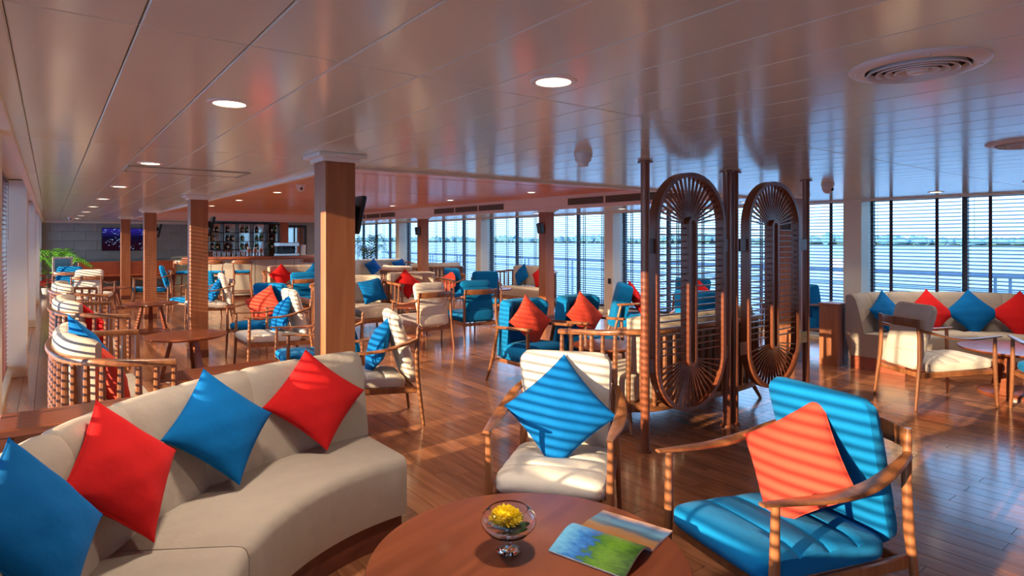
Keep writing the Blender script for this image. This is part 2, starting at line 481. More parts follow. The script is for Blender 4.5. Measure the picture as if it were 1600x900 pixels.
# ------------------------------------------------------------------ outside
def outside():
    mb = MB(); r = 4000
    vs = [mb.bm.verts.new(p) for p in ((-r, -r, -7), (r, -r, -7), (r, r, -7), (-r, r, -7))]; mb.bm.faces.new(vs)
    o = mb.obj('river_water', 'water', None, False); tag(o, 'wide pale blue river outside the windows', 'water', kind='stuff')
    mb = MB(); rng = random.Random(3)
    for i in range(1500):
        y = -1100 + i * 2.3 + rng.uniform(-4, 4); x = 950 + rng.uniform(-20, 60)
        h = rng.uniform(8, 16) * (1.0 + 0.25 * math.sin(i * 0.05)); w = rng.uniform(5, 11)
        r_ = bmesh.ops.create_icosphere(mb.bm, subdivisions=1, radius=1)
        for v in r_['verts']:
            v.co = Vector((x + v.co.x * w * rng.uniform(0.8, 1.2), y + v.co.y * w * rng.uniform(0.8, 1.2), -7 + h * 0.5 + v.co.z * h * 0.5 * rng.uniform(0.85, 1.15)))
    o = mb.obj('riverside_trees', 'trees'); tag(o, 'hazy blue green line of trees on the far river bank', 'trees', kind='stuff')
    mb = MB(); mb.b2(930, 1100, -1500, 2600, -9, -6.2)
    struct(mb.obj('river_bank', 'bank', None, False))
    # passing boat
    b = empty('river_boat', (196, 90, -7), R(35)); tag(b, 'small white boat out on the river', 'boat')
    mb = MB(); mb.sweep([(-5, 0, 0), (-3, 0, 0), (3, 0, 0), (5.2, 0, 0.3)], lambda i: [(a * (0.9, 1.4, 1.3, 0.15)[i], z) for a, z in ((-1, 1.2), (-0.7, 0), (0.7, 0), (1, 1.2))]); mb.obj('hull', 'boat', b)
    mb = MB(); mb.box((-0.8, 0, 1.9), (5, 2.0, 1.4), None, 0.2); mb.obj('cabin', 'boat', b)
    mb = MB(); mb.box((-0.8, 0, 2.7), (5.6, 2.4, 0.15)); mb.obj('roof', 'boat', b)
    # outer decks and railings
    for sx, xa, xb, nm, side in ((1, XR + 0.1, 11.6, 'right', 'beyond the right-hand blinds'), (-1, -2.4, XL - 0.1, 'left', 'outside the left-hand blinds')):
        mb = MB(); mb.b2(xa, xb, Y0, Y1 + 2, -0.3, -0.03); struct(mb.obj('deck_' + nm, 'deck', None, False))
        if sx < 0: continue
        xr = 11.35
        g = empty('deck_railing', (xr, 10, -0.03)); tag(g, 'pale blue painted deck railing ' + side, 'railing')
        mb = MB(); mb.tube([(0, Y0 - 10, 1.03), (0, Y1 - 8, 1.03)], 0.035, 8); mb.obj('top_rail', 'rail_metal', g)
        for z in (0.3, 0.55, 0.8):
            mb = MB(); mb.tube([(0, Y0 - 10, z), (0, Y1 - 8, z)], 0.012, 6); mb.obj('wire_rail', 'rail_metal', g)
        pm = MB().tube([(0, 0, 0), (0, 0, 1.03)], 0.022, 8).mesh('post', 'rail_metal')
        y = -1.0
        while y < Y1:
            for d in (-0.09, 0.09):
                p = link('post', pm, g); p.location = (0, y + d - 10, 0)
            y += 1.9
outside()

# ------------------------------------------------------------------ floor
def frust(x, y, z=0.0):
    S, C_ = math.sin(YAW), math.cos(YAW)
    d = x * S + y * C_
    if d < 0.3: return None
    l_ = x * C_ - y * S
    return 800 + 950 * l_ / d, 374 + 950 * (CAM_H - z) / d, d
def build_floor():
    mb = MB(); mb.b2(XL - 0.15, XR + 0.15, Y0 - 0.2, Y1 + 0.2, -0.2, -0.014)
    fl = struct(mb.obj('floor', 'subfloor', None, False))
    rng = random.Random(11); W = 0.118; P = []
    x = XL + 0.03
    while x < XR - 0.02:
        y = Y0 - rng.uniform(0, 1.2)
        x1 = min(x + W, XR - 0.02)
        while y < Y1:
            L = rng.uniform(0.95, 1.55)
            a, b = max(y, Y0), min(y + L, Y1)
            if b - a > 0.05: P.append((x, x1, a, b))
            y += L
        x += W
    def key(p):
        q = frust((p[0] + p[1]) / 2, (p[2] + p[3]) / 2)
        if not q or not (-60 < q[0] < 1660 and q[1] < 990): return 1e9
        return q[2]
    P.sort(key=key)
    def plank(mb, p, lay):
        x0, x1, a, b = p; g = 0.0011; c = 0.0012
        v0 = len(mb.bm.verts)
        rg = [[(x0 + g, a + g, -0.014), (x1 - g, a + g, -0.014), (x1 - g, b - g, -0.014), (x0 + g, b - g, -0.014)],
              [(x0 + g, a + g, -c), (x1 - g, a + g, -c), (x1 - g, b - g, -c), (x0 + g, b - g, -c)],
              [(x0 + g + c, a + g + c, 0), (x1 - g - c, a + g + c, 0), (x1 - g - c, b - g - c, 0), (x0 + g + c, b - g - c, 0)]]
        r = rng.random(); n0 = len(mb.bm.faces)
        mb.rings(rg); mb.bm.faces.ensure_lookup_table()
        for f in mb.bm.faces[n0:]: f[lay] = r
    for p in P[:300]:
        mb = MB(); lay = mb.bm.faces.layers.float.new('rnd'); plank(mb, p, lay); mb.obj('plank', 'floor', fl, False)
    mb = MB(); lay = mb.bm.faces.layers.float.new('rnd')
    for p in P[300:]: plank(mb, p, lay)
    o = mb.obj('distant_planks', 'floor', fl, False); o['kind'] = 'stuff'
build_floor()

# ------------------------------------------------------------------ ceiling
def build_ceiling():
    mb = MB()
    X0, X1 = -0.17, 9.33
    z0, z1 = ZC + 0.012, ZC + 0.03
    mb.b2(X0, RX0, Y0, Y1, z0, z1); mb.b2(RX1, X1, Y0, Y1, z0, z1); mb.b2(RX0, RX1, Y0, RY0, z0, z1); mb.b2(RX0, RX1, RY1, Y1, z0, z1)
    ce = struct(mb.obj('ceiling', 'ceil_back', None, False))
    xs = [X0] + [0.19 + 0.2815 * k for k in range(-1, 40) if X0 + 0.03 < 0.19 + 0.2815 * k < X1 - 0.03] + [X1]
    ys = [Y0] + [1.9 + 2.45 * k for k in range(-3, 12) if Y0 + 0.05 < 1.9 + 2.45 * k < Y1 - 0.05] + [Y1]
    cache = {}
    def panel(a, b, c, d):
        if b - a < 0.02 or d - c < 0.02: return
        k = (round(b - a, 3), round(d - c, 3))
        if k not in cache:
            w, l = k; g, ch = 0.0012, 0.004
            m = MB()
            rg = [[(-w / 2 + g, -l / 2 + g, 0.012), (w / 2 - g, -l / 2 + g, 0.012), (w / 2 - g, l / 2 - g, 0.012), (-w / 2 + g, l / 2 - g, 0.012)],
                  [(-w / 2 + g, -l / 2 + g, ch), (w / 2 - g, -l / 2 + g, ch), (w / 2 - g, l / 2 - g, ch), (-w / 2 + g, l / 2 - g, ch)],
                  [(-w / 2 + g + ch, -l / 2 + g + ch, 0), (w / 2 - g - ch, -l / 2 + g + ch, 0), (w / 2 - g - ch, l / 2 - g - ch, 0), (-w / 2 + g + ch, l / 2 - g - ch, 0)]]
            m.rings(rg); cache[k] = m.mesh('ceiling_panel', 'ceil_panel', False)
        o = link('ceiling_panel', cache[k], ce); o.location = ((a + b) / 2, (c + d) / 2, ZC)
    for c, d in zip(ys, ys[1:]):
        for a, b in zip(xs, xs[1:]):
            if b <= RX0 or a >= RX1 or d <= RY0 or c >= RY1: panel(a, b, c, d); continue
            if a < RX0 - 1e-6: panel(a, RX0, c, d)
            if b > RX1 + 1e-6: panel(RX1, b, c, d)
            aa, bb = max(a, RX0), min(b, RX1)
            if c < RY0: panel(aa, bb, c, RY0)
            if d > RY1: panel(aa, bb, RY1, d)
    # raised veneered field
    mb = MB(); mb.b2(RX0 - 0.05, RX1 + 0.05, RY0 - 0.05, RY1 + 0.05, ZW + 0.02, ZW + 0.05)
    rc = struct(mb.obj('ceiling_raised_field', 'dark_wood', None, False))
    yy = [RY0, 6.95, 9.52, 12.09, 14.66, 17.23, RY1]
    for a, b in zip(yy, yy[1:]):
        mb = MB(); mb.b2(RX0, RX1, a + 0.018, b - 0.018, ZW, ZW + 0.02, 0.003); mb.obj('veneer_panel', 'ceil_wood', rc, False)
    mb = MB(); mb.b2(RX0 - 0.02, RX0, RY0, RY1, ZC, ZW + 0.02); mb.b2(RX1, RX1 + 0.02, RY0 - 0.02, RY1, ZC, ZW + 0.02)
    mb.b2(RX0, RX1, RY0 - 0.02, RY0, ZC, ZW + 0.02); mb.b2(RX0, RX1, RY1, RY1 + 0.02, ZC, ZW + 0.02)
    mb.obj('fascia', 'white_paint', rc, False)
    mb = MB()
    for a in ((RX0 - 0.035, RX0 + 0.012, RY0 - 0.035, RY1 + 0.035), (RX1 - 0.012, RX1 + 0.035, RY0 - 0.035, RY1 + 0.035),
              (RX0 + 0.012, RX1 - 0.012, RY0 - 0.035, RY0 + 0.012), (RX0 + 0.012, RX1 - 0.012, RY1 - 0.012, RY1 + 0.035)):
        mb.b2(*a, ZC - 0.022, ZC + 0.0005)
    struct(mb.obj('trim_1', 'trim', None, False))
    # window side edge trims and blind pockets
    for k, (a, b, p, q) in enumerate(((X0 - 0.03, X0 + 0.015, XL - 0.05, X0 - 0.03), (X1 - 0.015, X1 + 0.03, X1 + 0.03, XR + 0.05))):
        mb = MB(); mb.b2(a, b, Y0, Y1, ZC - 0.028, ZC + 0.12); struct(mb.obj('trim_%d' % (k + 2), 'trim', None, False))
        mb = MB(); mb.b2(p, q, Y0, Y1, ZC + 0.10, ZC + 0.14); struct(mb.obj('trim_%d' % (k + 4), 'white_paint', None, False))
    mb = MB(); mb.b2(-0.6, 9.75, Y0, Y1, ZW + 0.12, ZW + 0.2); struct(mb.obj('ceiling_deck_above', 'ceil_back', None, False))
build_ceiling()

# ------------------------------------------------------------------ walls, windows, blinds
TILE = None
def build_walls():
    # end walls
    mb = MB(); mb.b2(-0.7, 9.85, Y0 - 0.15, Y0, -0.02, ZW + 0.1); struct(mb.obj('wall_back', 'white_paint', None, False))
    mb = MB(); mb.b2(-0.7, 9.85, Y1, Y1 + 0.15, -0.02, ZW + 0.1); wf = struct(mb.obj('wall_front', 'slate', None, False))
    tm = MB().box((0, 0, 0), (0.592, 0.03, 0.292), None, 0.004).mesh('stone_tile', 'slate', False)
    rng = random.Random(5)
    for r in range(7):
        x = -0.45 + (0.3 if r % 2 else 0); z = 0.15 + r * 0.3
        while x < 9.4:
            if z < ZC - 0.1:
                t = link('stone_tile', tm, wf); t.location = (x + 0.3 - 0.15, Y1 - 0.012 - rng.uniform(0, 0.012), z); t.rotation_euler = (0, 0, rng.uniform(-0.006, 0.006))
            x += 0.6
    mb = MB(); mb.b2(-0.5, 9.6, Y1 - 0.08, Y1 - 0.03, ZC - 0.06, ZC); struct(mb.obj('trim_6', 'trim', None, False))
    for side, xg, sg in (('left', XL, -1), ('right', XR, 1)):
        xin = xg - sg * 0.16
        mb = MB(); mb.b2(xg - 0.08, xg + 0.08, Y0, Y1, -0.02, 0.09); mb.b2(xg - 0.06, xg + 0.06, Y0, Y1, ZC + 0.08, ZW + 0.15)
        w = struct(mb.obj('wall_' + side, 'white_paint', None, False))
        pil_in = -0.20 if sg < 0 else 9.29
        for yb in BAYS:
            if yb < Y0: continue
            mb = MB(); hw = 0.125
            mb.b2(pil_in, xg + sg * 0.1, yb - hw, yb + hw, 0, ZC + 0.09, 0.006); mb.obj('pilaster', 'white_paint', w, False)
        mb = MB(); mb.b2(min(xin, xg), max(xin, xg), Y0, Y1, 0.0, 0.05); struct(mb.obj('baseboard_' + side, 'niche', None, False))
build_walls()
WN = [0]
def window_bay(xg, y0, y1, side):
    WN[0] += 1
    n = 4; st = (y1 - y0) / n
    mb = MB()
    for k in range(n + 1):
        y = y0 + st * k
        mb.b2(xg - 0.035, xg + 0.035, y - 0.03, y + 0.03, 0.09, ZC + 0.08)
    mb.b2(xg - 0.03, xg + 0.03, y0, y1, 0.09, 0.14); mb.b2(xg - 0.03, xg + 0.03, y0, y1, ZC + 0.03, ZC + 0.08)
    w = struct(mb.obj('window_%d' % WN[0], 'dark_frame', None, False))
    gm = None
    for k in range(n):
        if gm is None:
            gm = MB().b2(-0.004, 0.004, -st / 2 + 0.03, st / 2 - 0.03, 0.14, ZC + 0.03).mesh('pane', 'glass', False)
        p = link('pane', gm, w); p.location = (xg, y0 + st * (k + 0.5), 0)
SLAT = {}
def blind(x, ya, yb, tilt, label, single, mat, zbot=0.13):
    b = empty('venetian_blind', (x, (ya + yb) / 2, 0)); tag(b, label, 'window blind', 'wooden venetian blinds')
    w = yb - ya; ztop = ZC + 0.06; pitch = 0.0492
    mb = MB(); mb.b2(-0.03, 0.03, -w / 2, w / 2, ztop, ztop + 0.035, 0.003); mb.obj('head_rail', mat, b, False)
    mb = MB(); mb.b2(-0.026, 0.026, -w / 2, w / 2, zbot, zbot + 0.018, 0.003); mb.obj('bottom_rail', mat, b, False)
    nt = max(2, round(w / 0.55))
    for k in range(nt):
        y = -w / 2 + w * (k + 0.5) / nt
        mb = MB()
        for sx in (-0.026, 0.026): mb.b2(sx - 0.0006, sx + 0.0006, y - 0.012, y + 0.012, zbot, ztop)
        mb.obj('ladder_tape', 'tape', b, False)
    zs = []; z = zbot + 0.05
    while z < ztop - 0.01: zs.append(z); z += pitch
    rot = Matrix.Rotation(tilt, 3, 'Y')
    if single:
        key = (round(w, 3), round(tilt, 3), mat)
        if key not in SLAT: SLAT[key] = MB().box((0, 0, 0), (0.05, w - 0.01, 0.003), rot).mesh('slat', mat, False)
        for z in zs:
            s_ = link('slat', SLAT[key], b); s_.location = (0, 0, z)
    else:
        mb = MB()
        for z in zs: mb.box((0, 0, z), (0.05, w - 0.01, 0.003), rot)
        s_ = mb.obj('slats', mat, b, False); s_['kind'] = 'stuff'
    mb = MB(); mb.tube([(-0.035 if x > 5 else 0.035, w / 2 - 0.12, ztop), (-0.035 if x > 5 else 0.035, w / 2 - 0.12, 1.55)], 0.0025, 5); mb.obj('cord', 'tape', b)
ORD = ['first', 'second', 'third', 'fourth']
def build_windows():
    for i in range(len(BAYS) - 1):
        y0, y1 = max(BAYS[i] + 0.125, Y0), BAYS[i + 1] - 0.125
        for xg, side in ((XL, 'left'), (XR, 'right')):
            window_bay(xg, y0, y1, side)
            st = (y1 - y0) / 4
            for k in range(4):
                a, b = y0 + st * k + 0.012, y0 + st * (k + 1) - 0.012
                if side == 'right':
                    where = ['', 'behind the curved corner sofa on the right', 'in the bay behind the slatted oval screen', 'in the bay behind the two-pillow settee', 'in the bay beyond the slatted-back settee', 'in the farthest right-hand window bay'][i]
                    if i == 0: where = 'beside the viewer on the right'
                    lab = 'dark wooden blind %s, %s from the near end' % (where, ORD[k])
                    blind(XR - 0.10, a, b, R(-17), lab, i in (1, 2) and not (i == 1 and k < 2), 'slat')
                else:
                    where = ['beside the viewer on the left', 'along the near curved sofa', 'behind the nearest spindle loveseat', 'in the second left bay ahead', 'in the third left bay ahead', 'in the farthest left bay'][i]
                    lab = 'reddish wooden blind %s, %s from the near end' % (where, ORD[k])
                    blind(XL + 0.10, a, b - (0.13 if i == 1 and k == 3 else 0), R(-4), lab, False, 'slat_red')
build_windows()

# ------------------------------------------------------------------ wooden columns
def build_columns():
    h = 0.105
    sm = MB().b2(-h, h, -h, h, 0.10, ZC - 0.055, 0.004).mesh('shaft', 'column_wood', False)
    bm_ = MB().b2(-h - 0.006, h + 0.006, -h - 0.006, h + 0.006, 0, 0.10, 0.003).mesh('base_block', 'dark_wood', False)
    c1 = MB().b2(-0.128, 0.128, -0.128, 0.128, ZC - 0.055, ZC - 0.028, 0.003).mesh('cap_lower', 'trim', False)
    c2 = MB().b2(-0.165, 0.165, -0.165, 0.165, ZC - 0.028, ZC - 0.001, 0.003).mesh('cap_upper', 'trim', False)
    labs = {(0, 0): 'nearest square wooden column, rising behind the curved sofa', (0, 1): 'second square wooden column in the left row, by the round table',
            (0, 2): 'third square wooden column in the left row', (0, 3): 'farthest square wooden column of the left row, before the television',
            (1, 0): 'square wooden column directly behind the oval screen', (1, 1): 'square wooden column between the two blue upholstered armchairs and the window settee',
            (1, 2): 'square wooden column rising behind the slatted-back settee', (1, 3): 'farthest wooden column of the right row, behind the near column'}
    for i, x in enumerate((1.555, 7.595)):
        for j, y in enumerate((4.055, 8.9, 13.75, 18.6)):
            c = empty('wooden_column', (x, y, 0)); tag(c, labs[i, j], 'column', 'square wooden columns')
            for n, m in (('shaft', sm), ('base_block', bm_), ('cap', c1), ('cap', c2)): link(n, m, c)
build_columns()

# ------------------------------------------------------------------ ceiling fittings
def downlight(x, y, z, label):
    d = empty('downlight', (x, y, z)); tag(d, label, 'ceiling light', 'recessed downlights')
    link('ring', DL_RING, d); link('lens', DL_LENS, d)
    if DOWNLIGHT_W:
        ld = bpy.data.lights.new('downlight_lamp', 'AREA'); ld.shape = 'DISK'; ld.size = 0.16; ld.energy = DOWNLIGHT_W * (2.0 if z > ZC + .1 else 1.0); ld.color = (1.0, 0.82, 0.62); ld.spread = R(118)
        lo = bpy.data.objects.new('lamp_light', ld); COL.objects.link(lo); lo.parent = d; lo.location = (0, 0, -0.012)
DL_RING = MB().lathe([(0.062, -0.001), (0.064, -0.007), (0.080, -0.006), (0.086, 0.0)], 32, cap=False).mesh('ring', 'trim')
DL_LENS = MB().lathe([(0.0005, -0.0045), (0.062, -0.003), (0.062, -0.001)], 32).mesh('lens', 'lamp')
def build_lights():
    for k in range(8):
        y = 2.75 + 2.53 * k
        n = ['nearest', 'second', 'third', 'fourth', 'fifth', 'sixth', 'seventh', 'eighth'][k]
        downlight(0.60, y, ZC, 'round white downlight, %s in the left ceiling row' % n)
        downlight(8.52, y, ZC, 'round white downlight, %s in the row by the right windows' % n)
    downlight(1.45, 1.66, ZC, 'bright round downlight in the near ceiling, over the cream armchair')
    downlight(7.7, 1.66, ZC, 'round downlight over the right-hand corner table')
    for k in range(6):
        y = 5.35 + 2.6 * k
        n = ['nearest', 'second', 'third', 'fourth', 'fifth', 'sixth'][k]
        downlight(3.05, y, ZW, 'small downlight in the veneered ceiling, %s of its left row' % n)
        downlight(6.45, y, ZW, 'small downlight in the veneered ceiling, %s of its right row' % n)
build_lights()
def diffuser(x, y, label):
    d = empty('air_diffuser', (x, y, ZC)); tag(d, label, 'air vent', 'round ceiling air diffusers')
    mb = MB(); mb.lathe([(0.150, 0.002), (0.150, -0.012), (0.158, -0.016), (0.192, -0.010), (0.200, -0.003), (0.200, 0.0)], 48, cap=False); mb.obj('outer_ring', 'diffuser', d)
    mb = MB(); mb.lathe([(0.0005, -0.002), (0.150, -0.002)], 40, cap=False); mb.obj('dark_throat', 'vent_dark', d)
    for r in (0.143, 0.116, 0.089, 0.062):
        mb = MB(); mb.lathe([(r, -0.024), (r + 0.003, -0.022), (r - 0.007, -0.004), (r - 0.010, -0.005), (r, -0.024)], 40, cap=False); mb.obj('cone_ring', 'diffuser', d)
    mb = MB(); mb.lathe([(0.0005, -0.028), (0.024, -0.026), (0.034, -0.012)], 24, cap=False); mb.obj('centre_cap', 'diffuser', d)
    for k in range(4):
        a = PI / 2 * k + 0.5
        mb = MB(); mb.lathe([(0.0005, -0.015), (0.005, -0.014), (0.006, -0.011)], 10, (0.175 * math.cos(a), 0.175 * math.sin(a), 0), cap=False); mb.obj('screw', 'steel', d)
diffuser(2.28, 0.79, 'large round louvred air diffuser in the near ceiling at upper right')
diffuser(4.60, 1.02, 'round air diffuser cut by the right edge of the ceiling')
def dome(x, y, z, label, cat, lens):
    d = empty('ceiling_camera' if lens else 'smoke_detector', (x, y, z)); tag(d, label, cat)
    mb = MB(); mb.lathe([(0.0005, 0), (0.062, 0), (0.062, -0.02), (0.055, -0.03)], 24, cap=False); mb.obj('base', 'plastic', d)
    mb = MB()
    if lens: mb.lathe([(0.055, -0.028), (0.053, -0.055), (0.04, -0.085), (0.018, -0.1), (0.0005, -0.103)], 24, cap=False)
    else: mb.lathe([(0.055, -0.028), (0.052, -0.05), (0.04, -0.062), (0.034, -0.066), (0.034, -0.085), (0.0005, -0.09)], 24, cap=False)
    mb.obj('body', 'plastic', d)
    if lens:
        mb = MB(); r = bmesh.ops.create_uvsphere(mb.bm, u_segments=12, v_segments=8, radius=0.02)
        for v in r['verts']: v.co += Vector((0.0, -0.042, -0.06))
        mb.obj('lens', 'black', d)
dome(2.84, 2.95, ZC, 'white smoke detector on the ceiling left of the oval screen', 'smoke detector', False)
dome(6.38, 3.02, ZC, 'small white dome camera on the ceiling right of the oval screen', 'camera', True)
dome(0.42, 19.2, ZC, 'white dome camera on the far ceiling near the television wall', 'camera', True)
dome(2.9, 8.9, ZW, 'white dome camera under the veneered ceiling left of the near column', 'camera', True)
dome(3.2, 19.2, ZW, 'white dome camera above the bar shelves', 'camera', True)
def hatch():
    h = empty('ceiling_hatch', (0.93, 5.75, ZC)); tag(h, 'rectangular access hatch frame in the left ceiling', 'ceiling hatch')
    mb = MB(); mb.b2(-0.42, 0.42, -0.2, 0.2, -0.006, -0.0008, 0.002); mb.obj('cover', 'ceil_panel', h, False)
    mb = MB()
    for a in ((-0.45, 0.45, 0.205, 0.215), (-0.45, 0.45, -0.215, -0.205), (-0.45, -0.44, -0.205, 0.205), (0.44, 0.45, -0.205, 0.205)): mb.b2(*a, -0.009, -0.0005)
    mb.obj('frame', 'vent_slat', h, False)
hatch()
def vents():
    for i, (a, b, w) in enumerate(((5.35, 8.15, 'nearest'), (10.05, 12.95, 'middle'), (15.0, 17.9, 'farthest'))):
        v = empty('air_grille', (RX1, (a + b) / 2, 0)); tag(v, 'long slotted air grille in the cream bulkhead, %s of three' % w, 'air vent', 'bulkhead air grilles')
        L = b - a
        for s_ in range(3):
            y0 = -L / 2 + s_ * L / 3 + 0.02; y1 = y0 + L / 3 - 0.04
            mb = MB(); mb.b2(-0.003, -0.001, y0, y1, 2.165, 2.285); bk = mb.obj('backing', 'vent_dark', v, False)
            mb = MB()
            mb.b2(-0.012, -0.001, y0 - 0.012, y1 + 0.012, 2.285, 2.297); mb.b2(-0.012, -0.001, y0 - 0.012, y1 + 0.012, 2.153, 2.165)
            mb.b2(-0.012, -0.001, y0 - 0.012, y0, 2.165, 2.285); mb.b2(-0.012, -0.001, y1, y1 + 0.012, 2.165, 2.285); mb.obj('frame', 'white_paint', v, False)
            for k in range(5):
                mb = MB(); mb.box((-0.007, (y0 + y1) / 2, 2.178 + k * 0.024), (0.009, y1 - y0, 0.004), Matrix.Rotation(0.5, 3, 'Y')); mb.obj('louvre', 'vent_slat', bk, False)
vents()

# ------------------------------------------------------------------ oval lattice screen
def build_screen():
    s_ = empty('lattice_screen', (4.65, 2.95, 0)); tag(s_, 'carved wooden room divider with two oval fan lattice panels between poles', 'room divider')
    for x in (3.465 - 4.65, 4.49 - 4.65, 4.60 - 4.65, 5.80 - 4.65):
        mb = MB(); mb.lathe([(0.033, 0.0), (0.033, ZC)], 20, (x, 0, 0)); p = mb.obj('pole', 'screen_wood', s_)
        for z, r in ((0.0, 0.052), (ZC - 0.016, 0.056)):
            mb = MB(); mb.lathe([(0.034, z), (r, z), (r, z + 0.012), (0.034, z + 0.015)], 20, (x, 0, 0), cap=False); mb.obj('flange', 'screen_wood', p)
    a, zt, zb, ch = 0.435, 1.665, 0.62, 0.405
    def oval(ax, zt_, zb_, ah, n=20):
        pts = [(ax * math.cos(PI * k / n), zt_ + ah * math.sin(PI * k / n)) for k in range(n + 1)]
        pts += [(ax * math.cos(PI + PI * k / n), zb_ + ah * math.sin(PI + PI * k / n)) for k in range(n + 1)]
        return pts
    def band(mb, outer, inner, dep):
        rings = []
        for (xo, zo), (xi, zi) in zip(outer, inner):
            rings.append([(xo, -dep, zo), (xo, dep, zo), (xi, dep, zi), (xi, -dep, zi)])
        mb.rings(rings, True)
    slat = MB().box((0, 0, 0), (1.0, 0.02, 0.010), None, 0.0).mesh('slat', 'screen_wood', False)
    for x0, lab in ((3.985 - 4.65, 'left'), (5.19 - 4.65, 'right')):
        aa = a if lab == 'left' else a
        mb = MB(); band(mb, oval(aa, zt, zb, ch), oval(aa - 0.034, zt, zb, ch - 0.034), 0.04)
        pn = mb.obj('oval_panel', 'screen_wood', s_, ang=30); pn.location = (x0, 0, 0)
        mb = MB(); band(mb, oval(0.055, zt, zb, 0.06), oval(0.030, zt, zb, 0.035), 0.04); mb.obj('centre_slot', 'screen_wood', pn, ang=30)
        inn = aa - 0.034
        def bar(p, q):
            d = Vector((q[0] - p[0], 0, q[1] - p[1])); L = d.length
            b = link('lattice_bar', slat, pn); b.location = ((p[0] + q[0]) / 2, 0, (p[1] + q[1]) / 2)
            b.rotation_euler = (0, -math.atan2(d.z, d.x), 0); b.scale = (L, 1, 1)
        n = 22; z = zt - 0.03
        while z > zb + 0.01:
            for sg in (-1, 1): bar((sg * 0.052, z), (sg * (inn + 0.006), z))
            z -= 0.0505
        for zz, sg in ((zt, 1), (zb, -1)):
            for k in range(1, n):
                t = PI * k / n
                bar((0.052 * math.cos(t), zz + sg * 0.057 * math.sin(t)), ((inn + 0.006) * math.cos(t), zz + sg * (ch - 0.028) * math.sin(t)))
        for sg in (-1, 1):
            for z in (1.50, 0.62, ):
                xa = sg * (aa - 0.01); xb = sg * (0.505 if lab == 'left' else (0.545 if sg < 0 else 0.585))
                mb = MB(); mb.box(((xa + xb) / 2, 0, z), (abs(xb - xa), 0.05, 0.11), None, 0.003); mb.obj('bracket', 'dark_wood', pn, False)
build_screen()

# ------------------------------------------------------------------ pillows
def pillow_mesh(name, mat, sz=0.42, th=0.15, seed=0):
    rng = random.Random(seed); ph = [rng.uniform(0, 6) for _ in range(4)]
    n = 22; mb = MB()
    def pos(u, v, s):
        cx = 0.085
        x = u * sz / 2 * (1 - cx * (1 - v * v)); y = v * sz / 2 * (1 - cx * (1 - u * u))
        b = max(0.0, (1 - u ** 2) * (1 - v ** 2)) ** 0.5
        wr = 0.006 * math.sin(7 * u + ph[0] + 3 * v) * math.sin(5 * v + ph[1]) * b
        return Vector((x, y, s * th / 2 * b + wr))
    us = [math.sin(PI / 2 * (-1 + 2 * i / n)) for i in range(n + 1)]
    T, B = {}, {}
    for i, u in enumerate(us):
        for j, v in enumerate(us):
            ed = i in (0, n) or j in (0, n)
            T[i, j] = mb.bm.verts.new(pos(u, v, 1)); B[i, j] = T[i, j] if ed else mb.bm.verts.new(pos(u, v, -1))
    for i in range(n):
        for j in range(n):
            mb.bm.faces.new((T[i, j], T[i + 1, j], T[i + 1, j + 1], T[i, j + 1]))
            mb.bm.faces.new((B[i, j + 1], B[i + 1, j + 1], B[i + 1, j], B[i, j]))
    me = mb.mesh(name, mat, True, 80)
    mb = MB(); path = []
    for k in range(n): path.append(pos(us[k], -1, 1))
    for k in range(n): path.append(pos(1, us[k], 1))
    for k in range(n): path.append(pos(us[n - k], 1, 1))
    for k in range(n): path.append(pos(-1, us[n - k], 1))
    rings = []
    for p in path:
        d = Vector((p.x, p.y, 0)).normalized()
        rings.append([p + d * 0.0035 * math.cos(a) + Vector((0, 0, 0.0035 * math.sin(a))) for a in (0, PI / 2, PI, 3 * PI / 2)])
    mb.rings(rings, True)
    return me, mb.mesh('seam', mat)
PM = {c: pillow_mesh('pillow', m, seed=k) for k, (c, m) in enumerate((('blue', 'pillow_blue'), ('red', 'pillow_red'), ('coral', 'pillow_coral'), ('navy', 'navy')))}
def pillow(c, loc, f, lean, roll, label, scale=1.0, group='throw pillows'):
    """f: horizontal direction the pillow faces, lean: degrees tipped back, roll: degrees about its face"""
    o = link('throw_pillow', PM[c][0]); link('seam', PM[c][1], o)
    f = Vector((f[0], f[1], 0)).normalized()
    up = Vector((0, 0, 1)); sd = up.cross(f)
    nrm = (f * math.cos(R(lean)) + up * math.sin(R(lean)))
    up2 = nrm.cross(sd)
    m = Matrix((sd, up2, nrm)).transposed() @ Matrix.Rotation(R(roll), 3, 'Z')
    o.matrix_world = Matrix.Translation(loc) @ m.to_4x4() @ Matrix.Scale(scale, 4)
    tag(o, label, 'pillow', group)
    return o

